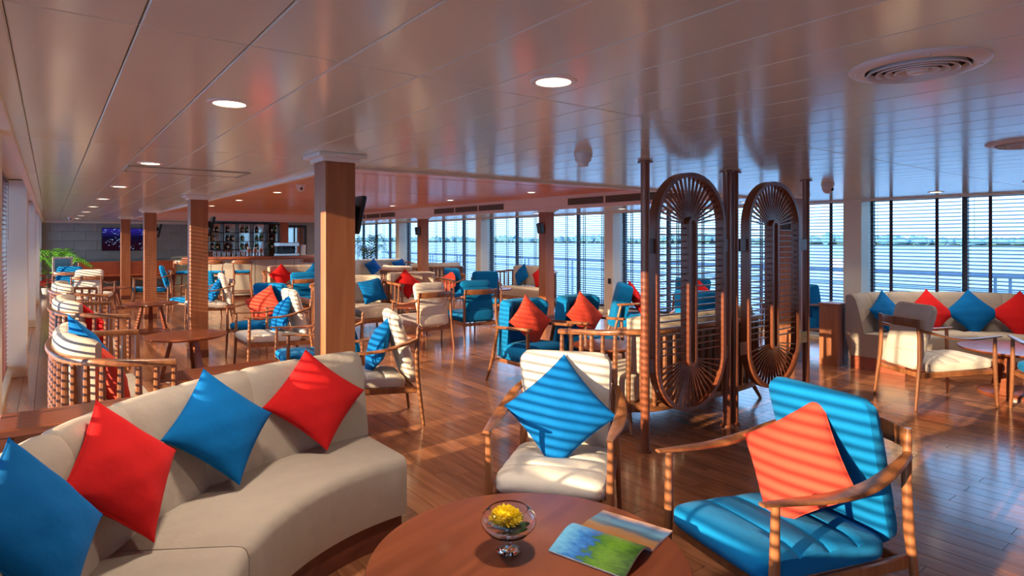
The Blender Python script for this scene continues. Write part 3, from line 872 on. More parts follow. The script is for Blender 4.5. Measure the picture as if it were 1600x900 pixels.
# ------------------------------------------------------------------ open-frame lounge chair (cushions on a turned frame)
def make_chair(col):
    t = empty('lounge_chair')
    fr = 'teak'
    for s in (-1, 1):
        MB().tube([(s * .292, .335, 0), (s * .287, .325, .20), (s * .283, .318, .42), (s * .285, .315, .648)], [.012, .017, .019, .015], 10).obj('front_leg', fr, t)
        MB().tube([(s * .285, -.445, 0), (s * .276, -.415, .25), (s * .268, -.395, .42), (s * .262, -.39, .62), (s * .258, -.405, .815)], [.012, .017, .020, .019, .014], 10).obj('rear_leg', fr, t)
        pth = catmull([(s * .283, .375, .660), (s * .292, .24, .650), (s * .305, .06, .640), (s * .310, -.12, .652), (s * .295, -.28, .690), (s * .270, -.385, .715)], 5)
        n = len(pth)
        def prof(i, n=n):
            u = i / (n - 1)
            w = .030 + .034 * math.sin(PI * min(1, u * 1.05)) ** 1.3 + .006 * u; h = .012 + .020 * u ** 1.5
            return rrect(w, h, min(w, h) * .42, 2)
        MB().sweep(pth, prof).obj('armrest', fr, t)
        MB().box((s * .262, -.04, .318), (.026, .70, .052), Matrix.Rotation(R(2.5), 3, 'X'), .006).obj('side_rail', fr, t)
    MB().box((0, .30, .338), (.53, .026, .050), None, .006).obj('front_rail', fr, t)
    MB().box((0, -.375, .300), (.52, .024, .045), None, .006).obj('rear_rail', fr, t)
    pth = catmull([(-.262, -.395, .775), (-.14, -.435, .778), (0, -.448, .778), (.14, -.435, .778), (.262, -.395, .775)], 5)
    MB().sweep(pth, rrect(.016, .078, .006, 2)).obj('back_band', fr, t)
    Mx = Matrix.Translation((0, .02, .385)) @ Matrix.Rotation(R(3.5), 4, 'X')
    MB().cushion(.53, .66, .115, (-.45, .0, .45), .012, Mx=Mx, bulge=.12).obj('seat_cushion', col, t)
    Mx = Matrix.Translation((0, -.300, .640)) @ Matrix.Rotation(R(74), 4, 'X')
    MB().cushion(.515, .62, .10, (-.5, -.02, .62), .012, Mx=Mx, bulge=.18, p=6, taper=.10).obj('back_cushion', col, t)
    return register(t)

# ------------------------------------------------------------------ upholstered armchair with wooden arms
def make_wing(col):
    t = empty('upholstered_armchair')
    Mx = Matrix.Translation((0, -.235, .56)) @ Matrix.Rotation(R(-14), 4, 'X')
    mb = MB(); rings = []
    for z, w, d0, d1 in ((-.30, .42, -.06, .07), (-.1, .47, -.065, .08), (.12, .53, -.065, .085), (.30, .56, -.06, .075), (.335, .55, -.045, .055), (.345, .52, -.02, .03)):
        pr = [(-w / 2, d1 + .06), (-w / 2 + .05, d1 + .055), (-w / 2 + .10, d1), (0, d1 - .012), (w / 2 - .10, d1), (w / 2 - .05, d1 + .055), (w / 2, d1 + .06), (w / 2, d0 + .03), (w / 2 - .03, d0), (0, d0 - .02), (-w / 2 + .03, d0), (-w / 2, d0 + .03)]
        rings.append([Mx @ Vector((x, y, z)) for x, y in pr])
    mb.rings(rings); mb.obj('backrest', col, t, ang=50)
    MB().cushion(.50, .56, .20, (), 0, Mx=Matrix.Translation((0, .07, .345)) @ Matrix.Rotation(R(3), 4, 'X'), bulge=.12, p=9).obj('seat', col, t)
    for s in (-1, 1):
        MB().tube([(s * .31, .33, 0), (s * .30, .30, .30), (s * .298, .285, .60)], [.013, .02, .019], 8).obj('front_leg', 'teak', t)
        MB().tube([(s * .31, -.40, 0), (s * .30, -.30, .25), (s * .295, -.21, .60)], [.013, .02, .02], 8).obj('rear_leg', 'teak', t)
        MB().box((s * .298, .03, .617), (.052, .60, .030), Matrix.Rotation(R(3.0), 3, 'X'), .008).obj('armrest', 'teak', t)
        MB().box((s * .285, .02, .255), (.022, .58, .04), None, .005).obj('side_rail', 'teak', t)
    return register(t)

# ------------------------------------------------------------------ spindle loveseat
SPIN = MB().lathe([(.015, 0), (.019, .2), (.021, .5), (.018, .85), (.015, 1.0)], 8).mesh('spindle', 'teak')
def make_loveseat(W, dk=1.0):
    t = empty('spindle_loveseat')
    h = W / 2
    half = [(-h, .36), (-h + .03, .12), (-h + .10, -.14), (-h + .26, -.33), (-h + .5, -.40)]
    P = half + [(0, -.425)] + [(-x, y) for x, y in reversed(half)]
    P = [(x, y * dk) for x, y in P]
    path = resample(catmull([(x, y, 0) for x, y in P], 6), 49)
    def zr(p): return .815 - .055 * max(0, min(1, (p.y + .35) / .7))
    MB().sweep([Vector((p.x, p.y, zr(p))) for p in path], rrect(.062, .044, .014, 2)).obj('top_rail', 'teak', t)
    cen = Vector((0, 0.05, 0))
    ns = max(12, int(W / .10) + 9)
    sp = resample(path, ns)
    for i, p in enumerate(sp):
        o = link('spindle', SPIN, t); o.location = (p.x * .985, p.y * .985, .215); o.scale = (1, 1, zr(p) - .225)
    base = [(p.x * .99, p.y * .99) for p in path]
    MB().layers(base, [(.012, .165), (0, .172), (0, .222), (.012, .23)]).obj('base_frame', 'teak', t)
    for sx in (-1, 1):
        MB().tube([(sx * (h - .10), .28, .17), (sx * (h - .06), .33, 0)], [.024, .014], 8).obj('leg', 'teak', t)
        MB().tube([(sx * (h - .22), -.22, .17), (sx * (h - .17), -.30, 0)], [.024, .014], 8).obj('leg', 'teak', t)
    inn = [(p.x * (1 - .075 / h), p.y * .80 + .02) for p in path]
    MB().layers(inn, [(.03, .232), (.005, .25), (0, .30), (0, .39), (.012, .425), (.035, .443), (.08, .45)]).obj('seat_cushion', 'cream', t, ang=60)
    n = len(path)
    bk = [Vector((p.x * (1 - .12 / h), p.y * .78, 0)) for p in path[9:n - 9]]
    m = len(bk)
    def prof(i):
        e = min(i, m - 1 - i); k = (.42, .74, .90, .97, 1.0)[min(e, 4)]
        w = .13 * k; top = .93 - .05 * (1 - k)
        g = .012 if abs(i - m // 2) == 0 else 0
        return rrect(w - g, top - .45 - g, .055 * k, 4, 0, (top + .45) / 2)
    MB().sweep(bk, prof).obj('back_cushion', 'cream', t, ang=60)
    return register(t)

# ------------------------------------------------------------------ curved banquette sofa
def arc_sofa(cx, cy, a0, a1, seams, label, group, ch0):
    t = empty('curved_sofa', (cx, cy, 0)); tag(t, label, 'sofa', group)
    def ring(prof, a): return [(r * math.cos(a), r * math.sin(a), z) for r, z in prof]
    # plinth
    A = [a0 + R(.6) + (a1 - a0 - R(1.2)) * i / 48 for i in range(49)]
    mb = MB(); mb.rings([ring([(1.11, 0), (1.70, 0), (1.70, .15), (1.11, .15)], a) for a in A]); mb.obj('plinth', 'dark_wood' if ch0 else 'bench_wood', t, ang=30)
    # seat sections
    cuts = [a0] + seams + [a1]
    for b0, b1 in zip(cuts, cuts[1:]):
        n = 26; mb = MB(); rg = []
        for i in range(n + 1):
            u = i / n; a = b0 + R(.12) + (b1 - b0 - R(.24)) * u
            e = min(u, 1 - u) * (b1 - b0) * 1.3 / .028; k = 1 - .014 * max(0, 1 - e) ** 2 * 1.0
            q = .012 * max(0, 1 - e) ** 2
            rg.append(ring([(1.065 + q, .155), (1.058 + q, .20), (1.056 + q, .395), (1.066 + q, .428 - q * .4), (1.092, .446 - q), (1.13, .450 - q), (1.50, .440 - q), (1.66, .43), (1.69, .40), (1.69, .155)], a))
        mb.rings(rg); mb.obj('seat_section', 'sofa', t, ang=50)
    # backrest in upholstered channels
    ncn = max(2, round((a1 - a0) / R(11.3)))
    for c in range(ncn):
        b0 = a0 + (a1 - a0) * c / ncn; b1 = a0 + (a1 - a0) * (c + 1) / ncn
        n = 10; rg = []; mb = MB()
        for i in range(n + 1):
            u = i / n; a = b0 + (b1 - b0) * u
            e = min(u, 1 - u) * (b1 - b0) * 1.6 / .035; q = .010 * max(0, 1 - e) ** 2
            pu = .003 * (1 - (2 * u - 1) ** 2)
            rg.append(ring([(1.535 + q - pu, .435), (1.545 + q - pu, .50), (1.585 + q - pu, .68), (1.625 + q - pu, .82), (1.645 + q - pu * .7, .862 - q), (1.675, .885 - q), (1.71, .892 - q), (1.745, .882 - q), (1.765 - q, .85), (1.765 - q, .40), (1.70, .155), (1.66, .155), (1.60, .43)], a))
        mb.rings(rg); mb.obj('back_channel', 'sofa', t, ang=50)
    return t

# ------------------------------------------------------------------ tables
def round_table(x, y, r, z, rot, label, group='round wooden coffee tables'):
    t = empty('round_table', (x, y, 0), rot); tag(t, label, 'table', group)
    MB().lathe([(.0005, z - .03), (r - .035, z - .03), (r - .012, z - .022), (r, z - .008), (r - .004, z - .001), (r - .012, z), (.0005, z)], 64, cap=False).obj('top', 'table_wood', t)
    k = r * .55; zr_ = z - .03
    for i in range(3):
        a = 2 * PI * i / 3
        mb = MB(); ca, sa = math.cos(a), math.sin(a)
        rg = []
        for zz, rr, w, th in ((.03, k * 1.05, .075, .02), (zr_, k * .62, .055, .02)):
            c = Vector((rr * ca, rr * sa, zz)); tn = Vector((-sa, ca, 0)); rd = Vector((ca, sa, 0))
            rg.append([c + tn * w / 2 + rd * th, c - tn * w / 2 + rd * th, c - tn * w / 2 - rd * th, c + tn * w / 2 - rd * th])
        mb.rings(rg); mb.obj('leg', 'table_wood', t, False)
    MB().lathe([(.0005, 0), (k * 1.22, 0), (k * 1.22, .02), (k * 1.18, .028), (.0005, .03)], 40, cap=False).obj('base_plate', 'table_wood', t)
    return t

# ------------------------------------------------------------------ near seating group
arc_sofa(1.45, 1.72, R(90), R(218), [R(145)], 'long curved cream banquette sofa in the left foreground', 'curved cream banquettes', True)
arc_sofa(7.70, 1.68, R(-70), R(90), [R(-15), R(38)], 'curved cream banquette sofa before the right-hand windows', 'curved cream banquettes', False)
CH = {'cream': make_chair('white_fabric'), 'blue': make_chair('blue')}
G = 'open-frame lounge chairs'
def chair(c, x, y, f, lab): return place(CH[c], x, y, f, lab, 'chair', G)
chair('cream', 2.07, 2.33, (-.77, -.64), 'cream cushioned wooden armchair holding a blue pillow, behind the near round table')
chair('blue', 2.33, 1.30, (-.97, .24), 'blue cushioned wooden armchair holding a coral pillow at lower right')
chair('cream', 6.79, 2.17, (.83, -.55), 'cream lounge chair seen from behind at the right-hand corner table')
chair('blue', 6.93, 1.24, (.80, .60), 'blue lounge chair cut by the right edge of the photo')
round_table(1.30, 1.62, .545, .46, .3, 'large round wooden table in the foreground with a flower bowl')
round_table(7.72, 1.78, .50, .46, .9, 'round wooden table reflecting blue light before the right banquette')

pillow('blue', (-.03, 2.22, .725), (.88, -.47), 30, 24, 'blue throw pillow at the left edge of the near curved sofa', .95)
pillow('red', (.215, 2.60, .715), (.74, -.67), 28, 40, 'red throw pillow between two blue ones on the near sofa', .93)
pillow('blue', (.615, 2.98, .710), (.44, -.90), 30, 42, 'blue throw pillow between two red ones on the near sofa', .93)
pillow('red', (1.125, 3.20, .705), (.06, -1), 30, 45, 'red throw pillow at the far right end of the near sofa', .93)
pillow('blue', (2.115, 2.375, .655), (-.77, -.64), 22, 43, 'bright blue pillow striped with sunlight on the near cream armchair')
pillow('coral', (2.43, 1.28, .635), (-.97, .24), 22, 39, 'coral pillow striped with sunlight on the near blue armchair')
for c, a, lab, rl in (('blue', 76, 'blue pillow at the left end of the right-hand banquette', 35), ('red', 52, 'red pillow behind the cream chair on the right-hand banquette', 40), ('blue', 34, 'blue diamond pillow in the middle of the right-hand banquette', 46), ('red', 16, 'red pillow at the right edge of the photo on the banquette', 44)):
    pillow(c, (7.70 + 1.47 * math.cos(R(a)), 1.68 + 1.47 * math.sin(R(a)), .66), (-math.cos(R(a)), -math.sin(R(a))), 22, rl, lab, 1.0)

def build_bowl():
    cx, cy, z = 1.277, 1.70, .4605
    b = empty('flower_bowl', (cx, cy, z)); tag(b, 'clear glass pedestal bowl on the foreground table', 'bowl')
    out = [(.0005, 0), (.040, 0), (.042, .003), (.036, .008), (.012, .014), (.008, .022), (.009, .034), (.014, .040), (.040, .044), (.074, .056), (.094, .075), (.098, .088), (.092, .104), (.076, .116), (.068, .120)]
    inn = [(.0655, .119), (.073, .114), (.089, .103), (.095, .088), (.091, .076), (.072, .059), (.040, .047), (.0005, .044)]
    MB().lathe([(r, q * 1.24) for r, q in out + inn], 48, cap=False).obj('glass_body', 'bowl_glass', b)
    rng = random.Random(2)
    lf = empty('leaf_bed', (cx, cy, z)); tag(lf, 'dark green leaves lying in the glass bowl', 'leaves')
    for k in range(11):
        a = 2 * PI * k / 11 + rng.uniform(-.2, .2); m = MB(); rg = []
        for i, (u, w) in enumerate(((0.004, .004), (.02, .016), (.045, .020), (.066, .012), (.078, .002))):
            c = Vector((u * math.cos(a), u * math.sin(a), .066 + .30 * u + .006 * rng.random())); tn = Vector((-math.sin(a), math.cos(a), .25)) * w
            rg.append([c + tn, c + Vector((0, 0, .0015)), c - tn, c - Vector((0, 0, .0015))])
        m.rings(rg); m.obj('leaf', 'bowl_leaf', lf)
    f = empty('yellow_flower', (cx - .008, cy + .006, z + .107)); tag(f, 'yellow chrysanthemum head floating in the glass bowl', 'flower')
    MB().lathe([(.0005, -.010), (.034, -.004), (.045, .004), (.040, .022), (.022, .034), (.0005, .038)], 20, cap=False).obj('flower_core', 'petal', f)
    m = MB()
    for k in range(520):
        u = rng.random(); th = math.acos(1 - .95 * u) * 1.02; ph = k * 2.39996
        n = Vector((math.sin(th) * math.cos(ph), math.sin(th) * math.sin(ph), math.cos(th)))
        p = Vector((n.x * .044, n.y * .044, n.z * .036)); q = p + n * rng.uniform(.010, .017) + Vector((rng.uniform(-.004, .004), rng.uniform(-.004, .004), 0))
        sd = n.cross(Vector((.3, .2, 1))).normalized() * .0024; up = n.cross(sd).normalized() * .0012
        m.rings([[p + sd, p + up, p - sd, p - up], [q + sd * .8, q + up, q - sd * .8, q - up]])
    o = m.obj('petals', 'petal', f, False); o['kind'] = 'stuff'
build_bowl()
def build_magazine():
    g = empty('open_magazine', (1.63, 1.53, .4605), math.atan2(-.28, .08)); tag(g, 'open glossy magazine with landscape pictures on the foreground table', 'magazine')
    # local x along the spine (0.29), y to the far page
    n = 12; L = .29
    def page(y_of, mat, name, base):
        T = []; B = []
        m = MB()
        for i in range(n + 1):
            y, z = y_of(i / n)
            T.append([m.bm.verts.new((x, y, z)) for x in (-L / 2, L / 2)]); B.append([m.bm.verts.new((x, y, max(.0, z - base))) for x in (-L / 2, L / 2)])
        for i in range(n):
            m.bm.faces.new((T[i][0], T[i][1], T[i + 1][1], T[i + 1][0])); m.bm.faces.new((B[i + 1][0], B[i + 1][1], B[i][1], B[i][0]))
            for k in (0, 1): m.bm.faces.new((T[i][k], T[i + 1][k], B[i + 1][k], B[i][k]))
        m.bm.faces.new((T[0][0], T[0][1], B[0][1], B[0][0])); m.bm.faces.new((T[n][0], T[n][1], B[n][1], B[n][0]))
        return m.obj(name, mat, g, ang=60)
    page(lambda u: (u * .185, .004 + .008 * math.sin(PI * min(1, u * 1.2)) * (1 - u)), 'paper', 'right_page_block', .012)
    page(lambda u: (.002 + u * .182, .0047 + .008 * math.sin(PI * min(1, u * 1.2)) * (1 - u)), 'print_lake', 'right_page_picture', .0006)
    page(lambda u: (-u * .215, .006 + .045 * math.sin(PI * (u ** .8)) * (1 - .5 * u)), 'paper', 'left_page_block', .004)
    page(lambda u: (-.002 - u * .212, .0068 + .045 * math.sin(PI * (u ** .8)) * (1 - .5 * u)), 'print_hill', 'left_page_picture', .0006)
build_magazine()

# ------------------------------------------------------------------ console behind the near sofa, small low table, pedestal
def slab(name, x0, x1, y0, y1, z, label, cat, parts):
    t = empty(name, ((x0 + x1) / 2, (y0 + y1) / 2, 0)); tag(t, label, cat)
    w, d = x1 - x0, y1 - y0
    MB().b2(-w / 2, w / 2, -d / 2, d / 2, z - .035, z, .005).obj('top', 'table_wood', t, False)
    if parts == 'panels':
        for s in (-1, 1): MB().b2(s * (w / 2 - .03) - .02, s * (w / 2 - .03) + .02, -d / 2 + .02, d / 2 - .02, 0, z - .035, .003).obj('side_panel', 'table_wood', t, False)
        MB().b2(-w / 2 + .05, w / 2 - .05, -.015, .015, .08, z - .035, .003).obj('back_panel', 'table_wood', t, False)
    else:
        for sx in (-1, 1):
            for sy in (-1, 1): MB().tube([(sx * (w / 2 - .07), sy * (d / 2 - .07), z - .035), (sx * (w / 2 - .04), sy * (d / 2 - .04), 0)], [.022, .014], 8).obj('leg', 'table_wood', t)
slab('wood_console', -.18, .62, 3.30, 3.63, .75, 'plain wooden console top behind the near sofa at far left', 'console', 'panels')
slab('low_table', .88, 1.62, 5.02, 5.66, .47, 'rectangular low wooden table just beyond the near sofa', 'table', 'legs')
def pedestal():
    t = empty('wood_pedestal', (7.76, 3.60, 0)); tag(t, 'square wooden pedestal box at the left end of the right-hand banquette', 'pedestal')
    MB().b2(-.14, .14, -.11, .11, .0, .735, .003).obj('body', 'column_wood', t, False)
    MB().b2(-.148, .148, -.118, .118, .735, .765, .004).obj('top', 'column_wood', t, False)
    MB().b2(.02, .143, -.1135, -.1105, .03, .71).obj('door', 'dark_wood', t, False)
pedestal()

# ------------------------------------------------------------------ loveseats
LS = {}
def loveseat(W, x, y, f, lab, dk=1.0, g='spindle-backed cream loveseats'):
    if (W, dk) not in LS: LS[W, dk] = make_loveseat(W, dk)
    return place(LS[W, dk], x, y, f, lab, 'loveseat', g)
loveseat(1.62, .335, 5.20, (1, .03), 'cream loveseat with curved spindle frame, nearest of three along the left windows', .78)
loveseat(1.62, .34, 8.10, (1, .03), 'cream loveseat with curved spindle frame, second of three along the left windows', .78)
loveseat(1.62, .34, 10.95, (1, .03), 'cream loveseat with curved spindle frame, third of three along the left windows', .78)
loveseat(2.2, 4.60, 3.56, (0, 1), 'cream spindle loveseat with its back against the oval screen')
loveseat(1.8, 8.80, 11.0, (-1, 0), 'cream spindle settee before the right windows with two pillows')
loveseat(1.5, 4.05, 9.75, (0, -1), 'cream spindle loveseat just right of the near column, with a blue pillow')
loveseat(1.3, 5.42, 10.15, (0, -1), 'cream spindle loveseat holding a red pillow behind the cream back-turned chair')
loveseat(1.8, 8.25, 14.35, (.1, 1), 'slatted spindle settee seen from behind before the right windows')
loveseat(1.3, 6.75, 13.3, (1, .2), 'spindle loveseat seen from its slatted side, beyond the red pillow loveseat')
loveseat(1.8, 4.75, 14.6, (0, -1), 'cream spindle loveseat with a red pillow in front of the bar')
loveseat(2.2, 8.25, 17.5, (0, -1), 'pale far loveseat with two deep blue pillows near the right windows')
pillow('blue', (.22, 5.02, .78), (1, .30), 24, 38, 'blue pillow leaning in the nearest left-hand loveseat')
pillow('coral', (.32, 4.74, .64), (1, .12), 18, 15, 'coral pillow behind the spindles of the nearest left-hand loveseat')
pillow('red', (.36, 7.65, .64), (.9, .4), 24, 40, 'red pillow on the second left-hand loveseat')
pillow('blue', (8.98, 11.45, .70), (-1, 0), 18, 40, 'blue diamond pillow on the settee before the right windows')
pillow('red', (8.98, 10.75, .70), (-1, 0), 18, 38, 'red diamond pillow on the settee before the right windows')
pillow('blue', (4.42, 9.78, .67), (-.1, -1), 24, 12, 'patterned blue pillow on the loveseat beside the near column')
pillow('red', (5.30, 10.22, .72), (-.1, -1), 20, 44, 'red pillow on the loveseat behind the back-turned cream chair')
pillow('red', (4.32, 14.62, .70), (0, -1), 20, 40, 'red pillow on the loveseat in front of the bar')
pillow('blue', (5.12, 14.62, .72), (0, -1), 20, 44, 'blue pillow on the loveseat in front of the bar')
pillow('navy', (7.95, 17.55, .70), (0, -1), 20, 30, 'deep blue pillow on the left half of the pale far loveseat')
pillow('navy', (8.85, 17.55, .70), (0, -1), 20, 15, 'deep blue pillow on the right half of the pale far loveseat')

# ------------------------------------------------------------------ further lounge chairs
chair('cream', 2.12, 7.62, (-1, -.02), 'cream lounge chair with a blue pillow facing the round table, left of the near column')
chair('blue', 2.30, 8.72, (-.72, -.69), 'blue lounge chair with a coral pillow behind the cream one, left of the near column')
chair('blue', 2.12, 6.05, (-.99, .10), 'blue lounge chair half hidden behind the nearest column')
chair('cream', 2.12, 4.86, (-.96, .26), 'cream lounge chair with a blue pillow just right of the nearest column')
chair('cream', 4.27, 7.80, (-.02, 1), 'cream lounge chair turned away in the middle of the room')
chair('blue', 5.10, 7.82, (.10, 1), 'blue lounge chair turned away in the middle of the room')
chair('blue', 3.80, 11.70, (0, 1), 'blue lounge chair turned away toward the bar, left of the near column')
chair('cream', 2.25, 12.0, (-1, .1), 'cream lounge chair right of the second column, facing left')
chair('blue', 2.20, 13.05, (-.75, -.65), 'blue lounge chair beyond the second column, partly hidden')
chair('blue', 1.85, 16.3, (-1, .05), 'blue lounge chair around the third column, facing left')
chair('cream', .72, 15.2, (.35, .94), 'cream lounge chair seen from behind beyond the left-hand loveseats')
chair('blue', .45, 17.3, (.4, .92), 'blue lounge chair far left near the potted palm')
chair('blue', 6.60, 11.1, (-1, -.1), 'blue lounge chair with a coral pillow in profile beyond the back-turned blue one')
chair('blue', 6.55, 9.45, (-.55, -.83), 'blue lounge chair directly behind the back-turned blue one')
pillow('blue', (2.24, 7.60, .63), (-1, -.02), 20, 25, 'blue pillow on the cream chair facing the left round table')
pillow('coral', (2.34, 8.74, .65), (-.72, -.69), 22, 35, 'coral pillow on the blue chair left of the near column')
pillow('coral', (2.26, 6.05, .60), (-.99, .10), 22, 30, 'coral pillow on the blue chair hidden behind the nearest column')
pillow('blue', (2.23, 4.83, .64), (-.96, .26), 20, 30, 'blue pillow on the cream chair right of the nearest column')
pillow('blue', (2.38, 11.98, .63), (-1, .1), 20, 30, 'blue pillow on the cream chair right of the second column')
pillow('coral', (6.75, 11.1, .65), (-1, -.1), 20, 30, 'coral pillow on the blue chair seen in profile')

WG = make_wing('blue')
GW = 'upholstered blue armchairs with wooden arms'
def wing(x, y, f, lab): return place(WG, x, y, f, lab, 'armchair', GW)
wing(4.14, 5.10, (.03, -1), 'upholstered blue armchair with a red pillow, left of the pair behind the cream armchair')
wing(4.95, 5.10, (.03, -1), 'upholstered blue armchair with a red pillow, right of the pair behind the cream armchair')
wing(6.95, 6.15, (.75, -.65), 'upholstered blue armchair left of the screen panel, facing the windows')
wing(6.70, 4.80, (.9, .4), 'upholstered blue armchair seen through the left oval panel')
wing(8.60, 6.25, (-.6, -.8), 'upholstered blue armchair before the blinds, seen through the oval panels')
wing(8.72, 4.62, (-.9, .3), 'upholstered blue armchair beside the pedestal box, right of the screen')
pillow('coral', (4.13, 5.10, .67), (.03, -1), 22, 42, 'coral diamond pillow on the left blue upholstered armchair')
pillow('coral', (4.94, 5.10, .67), (.03, -1), 22, 40, 'coral diamond pillow on the right blue upholstered armchair')
pillow('red', (6.98, 6.12, .67), (.75, -.65), 22, 40, 'red pillow on the blue armchair facing the right windows')
pillow('red', (8.58, 6.22, .67), (-.6, -.8), 22, 40, 'red pillow on the blue armchair seen through the oval panels')
pillow('red', (8.70, 4.63, .67), (-.9, .3), 22, 40, 'red pillow on the blue armchair beside the pedestal box')

round_table(4.55, 4.40, .34, .47, .2, 'round wooden table between the pair of blue armchairs and the screen')
round_table(1.22, 7.66, .42, .48, 1.0, 'round wooden table beside the second column, before the cream chair')
round_table(1.35, 11.8, .42, .48, .4, 'round wooden table beyond the second column on the left')
round_table(1.05, 16.2, .42, .48, .4, 'round wooden table far left by the third column')
round_table(4.72, 8.78, .36, .48, .7, 'round wooden table in front of the two back-turned chairs')
round_table(7.72, 10.75, .36, .48, .1, 'small round table in front of the two-pillow window settee')
round_table(7.80, 5.42, .34, .48, .5, 'small round table among the blue armchairs behind the screen')
round_table(4.2, 13.1, .40, .48, .3, 'round wooden table before the bar loveseat')

# ------------------------------------------------------------------ bar
def build_bar():
    cx, cy, Ro = 4.55, 19.6, 3.1
    A = [R(232) + R(86) * i / 40 for i in range(41)]
    b = empty('bar_counter', (cx, cy, 0)); tag(b, 'curved bar counter with wooden top at the far end', 'bar counter')
    def rg(pr, a): return [(r * math.cos(a), r * math.sin(a), z) for r, z in pr]
    MB().rings([rg([(Ro - .62, 1.03), (Ro - .02, 1.03), (Ro, 1.05), (Ro, 1.085), (Ro - .02, 1.10), (Ro - .62, 1.10)], a) for a in A]).obj('counter_top', 'table_wood', b, ang=30)
    for k in range(8):
        a0 = R(233.5) + R(83) * k / 8; a1 = R(233.5) + R(83) * (k + 1) / 8 - R(.25)
        MB().rings([rg([(Ro - .34, .10), (Ro - .26, .10), (Ro - .20, 1.03), (Ro - .34, 1.03)], a0 + (a1 - a0) * i / 6) for i in range(7)]).obj('front_panel', 'bar_panel', b, ang=30)
    MB().rings([rg([(Ro - .42, 0), (Ro - .32, 0), (Ro - .32, .10), (Ro - .42, .10)], a) for a in A]).obj('kick_plate', 'dark_wood', b, ang=30)
    MB().rings([rg([(Ro - .14, .20), (Ro - .11, .22), (Ro - .14, .24), (Ro - .17, .22)], a) for a in A]).obj('foot_rail', 'steel', b)
    # partition and shelf wall behind
    mb = MB(); mb.b2(3.75, 6.2, 20.95, 21.05, 0, ZC); mb.b2(7.05, 8.4, 20.95, 21.05, 0, ZC); mb.b2(6.2, 7.05, 20.95, 21.05, 2.05, ZC)
    struct(mb.obj('wall_bar', 'slate', None, False))
    d = struct(MB().b2(6.22, 7.03, 20.97, 21.01, .02, 2.04).obj('door_1', 'dark_frame', None, False))
    MB().b2(6.30, 6.60, 20.960, 20.969, .2, 1.95).obj('door_pane', 'mirror', d, False); MB().b2(6.65, 6.95, 20.960, 20.969, .2, 1.95).obj('door_pane', 'mirror', d, False)
    s = empty('bottle_shelf', (5.0, 20.7, 0)); tag(s, 'dark framed back-bar shelf with bottles behind the counter', 'shelf')
    x0, x1 = -1.1, 1.12
    MB().b2(x0, x1, .20, .235, .85, 2.06).obj('back_panel', 'mirror', s, False)
    MB().b2(.24, .66, .185, .199, .87, 2.04).obj('mirror_panel', 'mirror', s, False)
    for k in range(6): MB().b2(x0 + (x1 - x0) * k / 5 - .010, x0 + (x1 - x0) * k / 5 + .010, -.02, .2, .85, 2.06).obj('upright', 'black', s, False)
    for z in (.85, 1.22, 1.48, 1.76, 2.05): MB().b2(x0, x1, -.02, .2, z - .009, z + .009).obj('shelf_board', 'black', s, False)
    MB().b2(x0 - .04, x1 + .04, -.1, .23, .0, .84, .004).obj('base_cabinet', 'dark_wood', s, False)
    p = empty('wood_post', (6.05, 20.2, 0)); tag(p, 'short wooden post at the right end of the bottle shelf', 'post')
    MB().b2(-.11, .11, -.11, .11, .0, ZC - .02, .004).obj('shaft', 'column_wood', p, False); MB().b2(-.13, .13, -.13, .13, ZC - .02, ZC - .001, .003).obj('cap', 'trim', p, False)
    # bottles
    rng = random.Random(9)
    prof = [(.0005, 0), (.034, 0), (.036, .01), (.036, .14), (.030, .17), (.013, .20), (.012, .25), (.014, .255), (.0005, .256)]
    bm1 = {m: MB().lathe(prof, 12, cap=False).mesh('bottle_body', m) for m in ('bottle_g', 'bottle_b', 'black')}
    lb = MB().lathe([(.0372, .05), (.0372, .12)], 12, cap=False).mesh('bottle_label', 'bottle_label')
    nm = {'bottle_g': 'green', 'bottle_b': 'brown', 'black': 'black'}
    rows = ['lowest', 'lower middle', 'upper middle', 'top']
    for r, z in enumerate((.862, 1.232, 1.492, 1.772)):
        for k in range(5):
            for q in range(1 + (k + r) % 2):
                m = rng.choice(list(bm1)); o = empty('bottle', (5.0 + x0 + (x1 - x0) * (k + .35 + .3 * q) / 5, 20.7 + .08 + rng.uniform(-.03, .03), z + .002))
                tag(o, '%s%s bottle on the %s bar shelf, %s compartment from the left' % (['', 'right-hand '][q], nm[m], rows[r], ['first', 'second', 'third', 'fourth', 'fifth'][k]), 'bottle', 'bottles behind the bar')
                o.scale = (1, 1, rng.uniform(.82, .97)); link('bottle_body', bm1[m], o); link('label_band', lb, o)
    # counter things
    gl = MB().lathe([(.0005, 0), (.030, 0), (.036, .13), (.034, .13), (.028, .006), (.0005, .006)], 14, cap=False).mesh('tumbler', 'bar_glass')
    for k in range(7):
        a = R(245 + k * 2.3); o = link('tumbler', gl); o.location = (cx + (Ro - .3 + .05 * (k % 2)) * math.cos(a), cy + (Ro - .3 + .05 * (k % 2)) * math.sin(a), 1.101)
        tag(o, 'clear tumbler on the bar counter, %s from the left of the cluster' % ['first', 'second', 'third', 'fourth', 'fifth', 'sixth', 'seventh'][k], 'glass', 'tumblers on the bar')
    cm = empty('coffee_machine', (cx + 2.55 * math.cos(R(285)), cy + 2.55 * math.sin(R(285)), 1.101), R(15)); tag(cm, 'black and steel espresso machine on the bar counter', 'coffee machine')
    MB().b2(-.30, .30, -.14, .14, .0, .06, .008).obj('drip_tray', 'steel', cm, False); MB().b2(-.28, .28, .02, .14, .06, .26, .01).obj('body', 'black', cm, False)
    MB().b2(-.30, .30, -.14, .14, .26, .36, .012).obj('head', 'steel', cm, False)
    for sx in (-.14, .14): MB().tube([(sx, -.09, .26), (sx, -.09, .20), (sx, -.2, .19)], [.03, .026, .012], 10).obj('portafilter', 'black', cm)
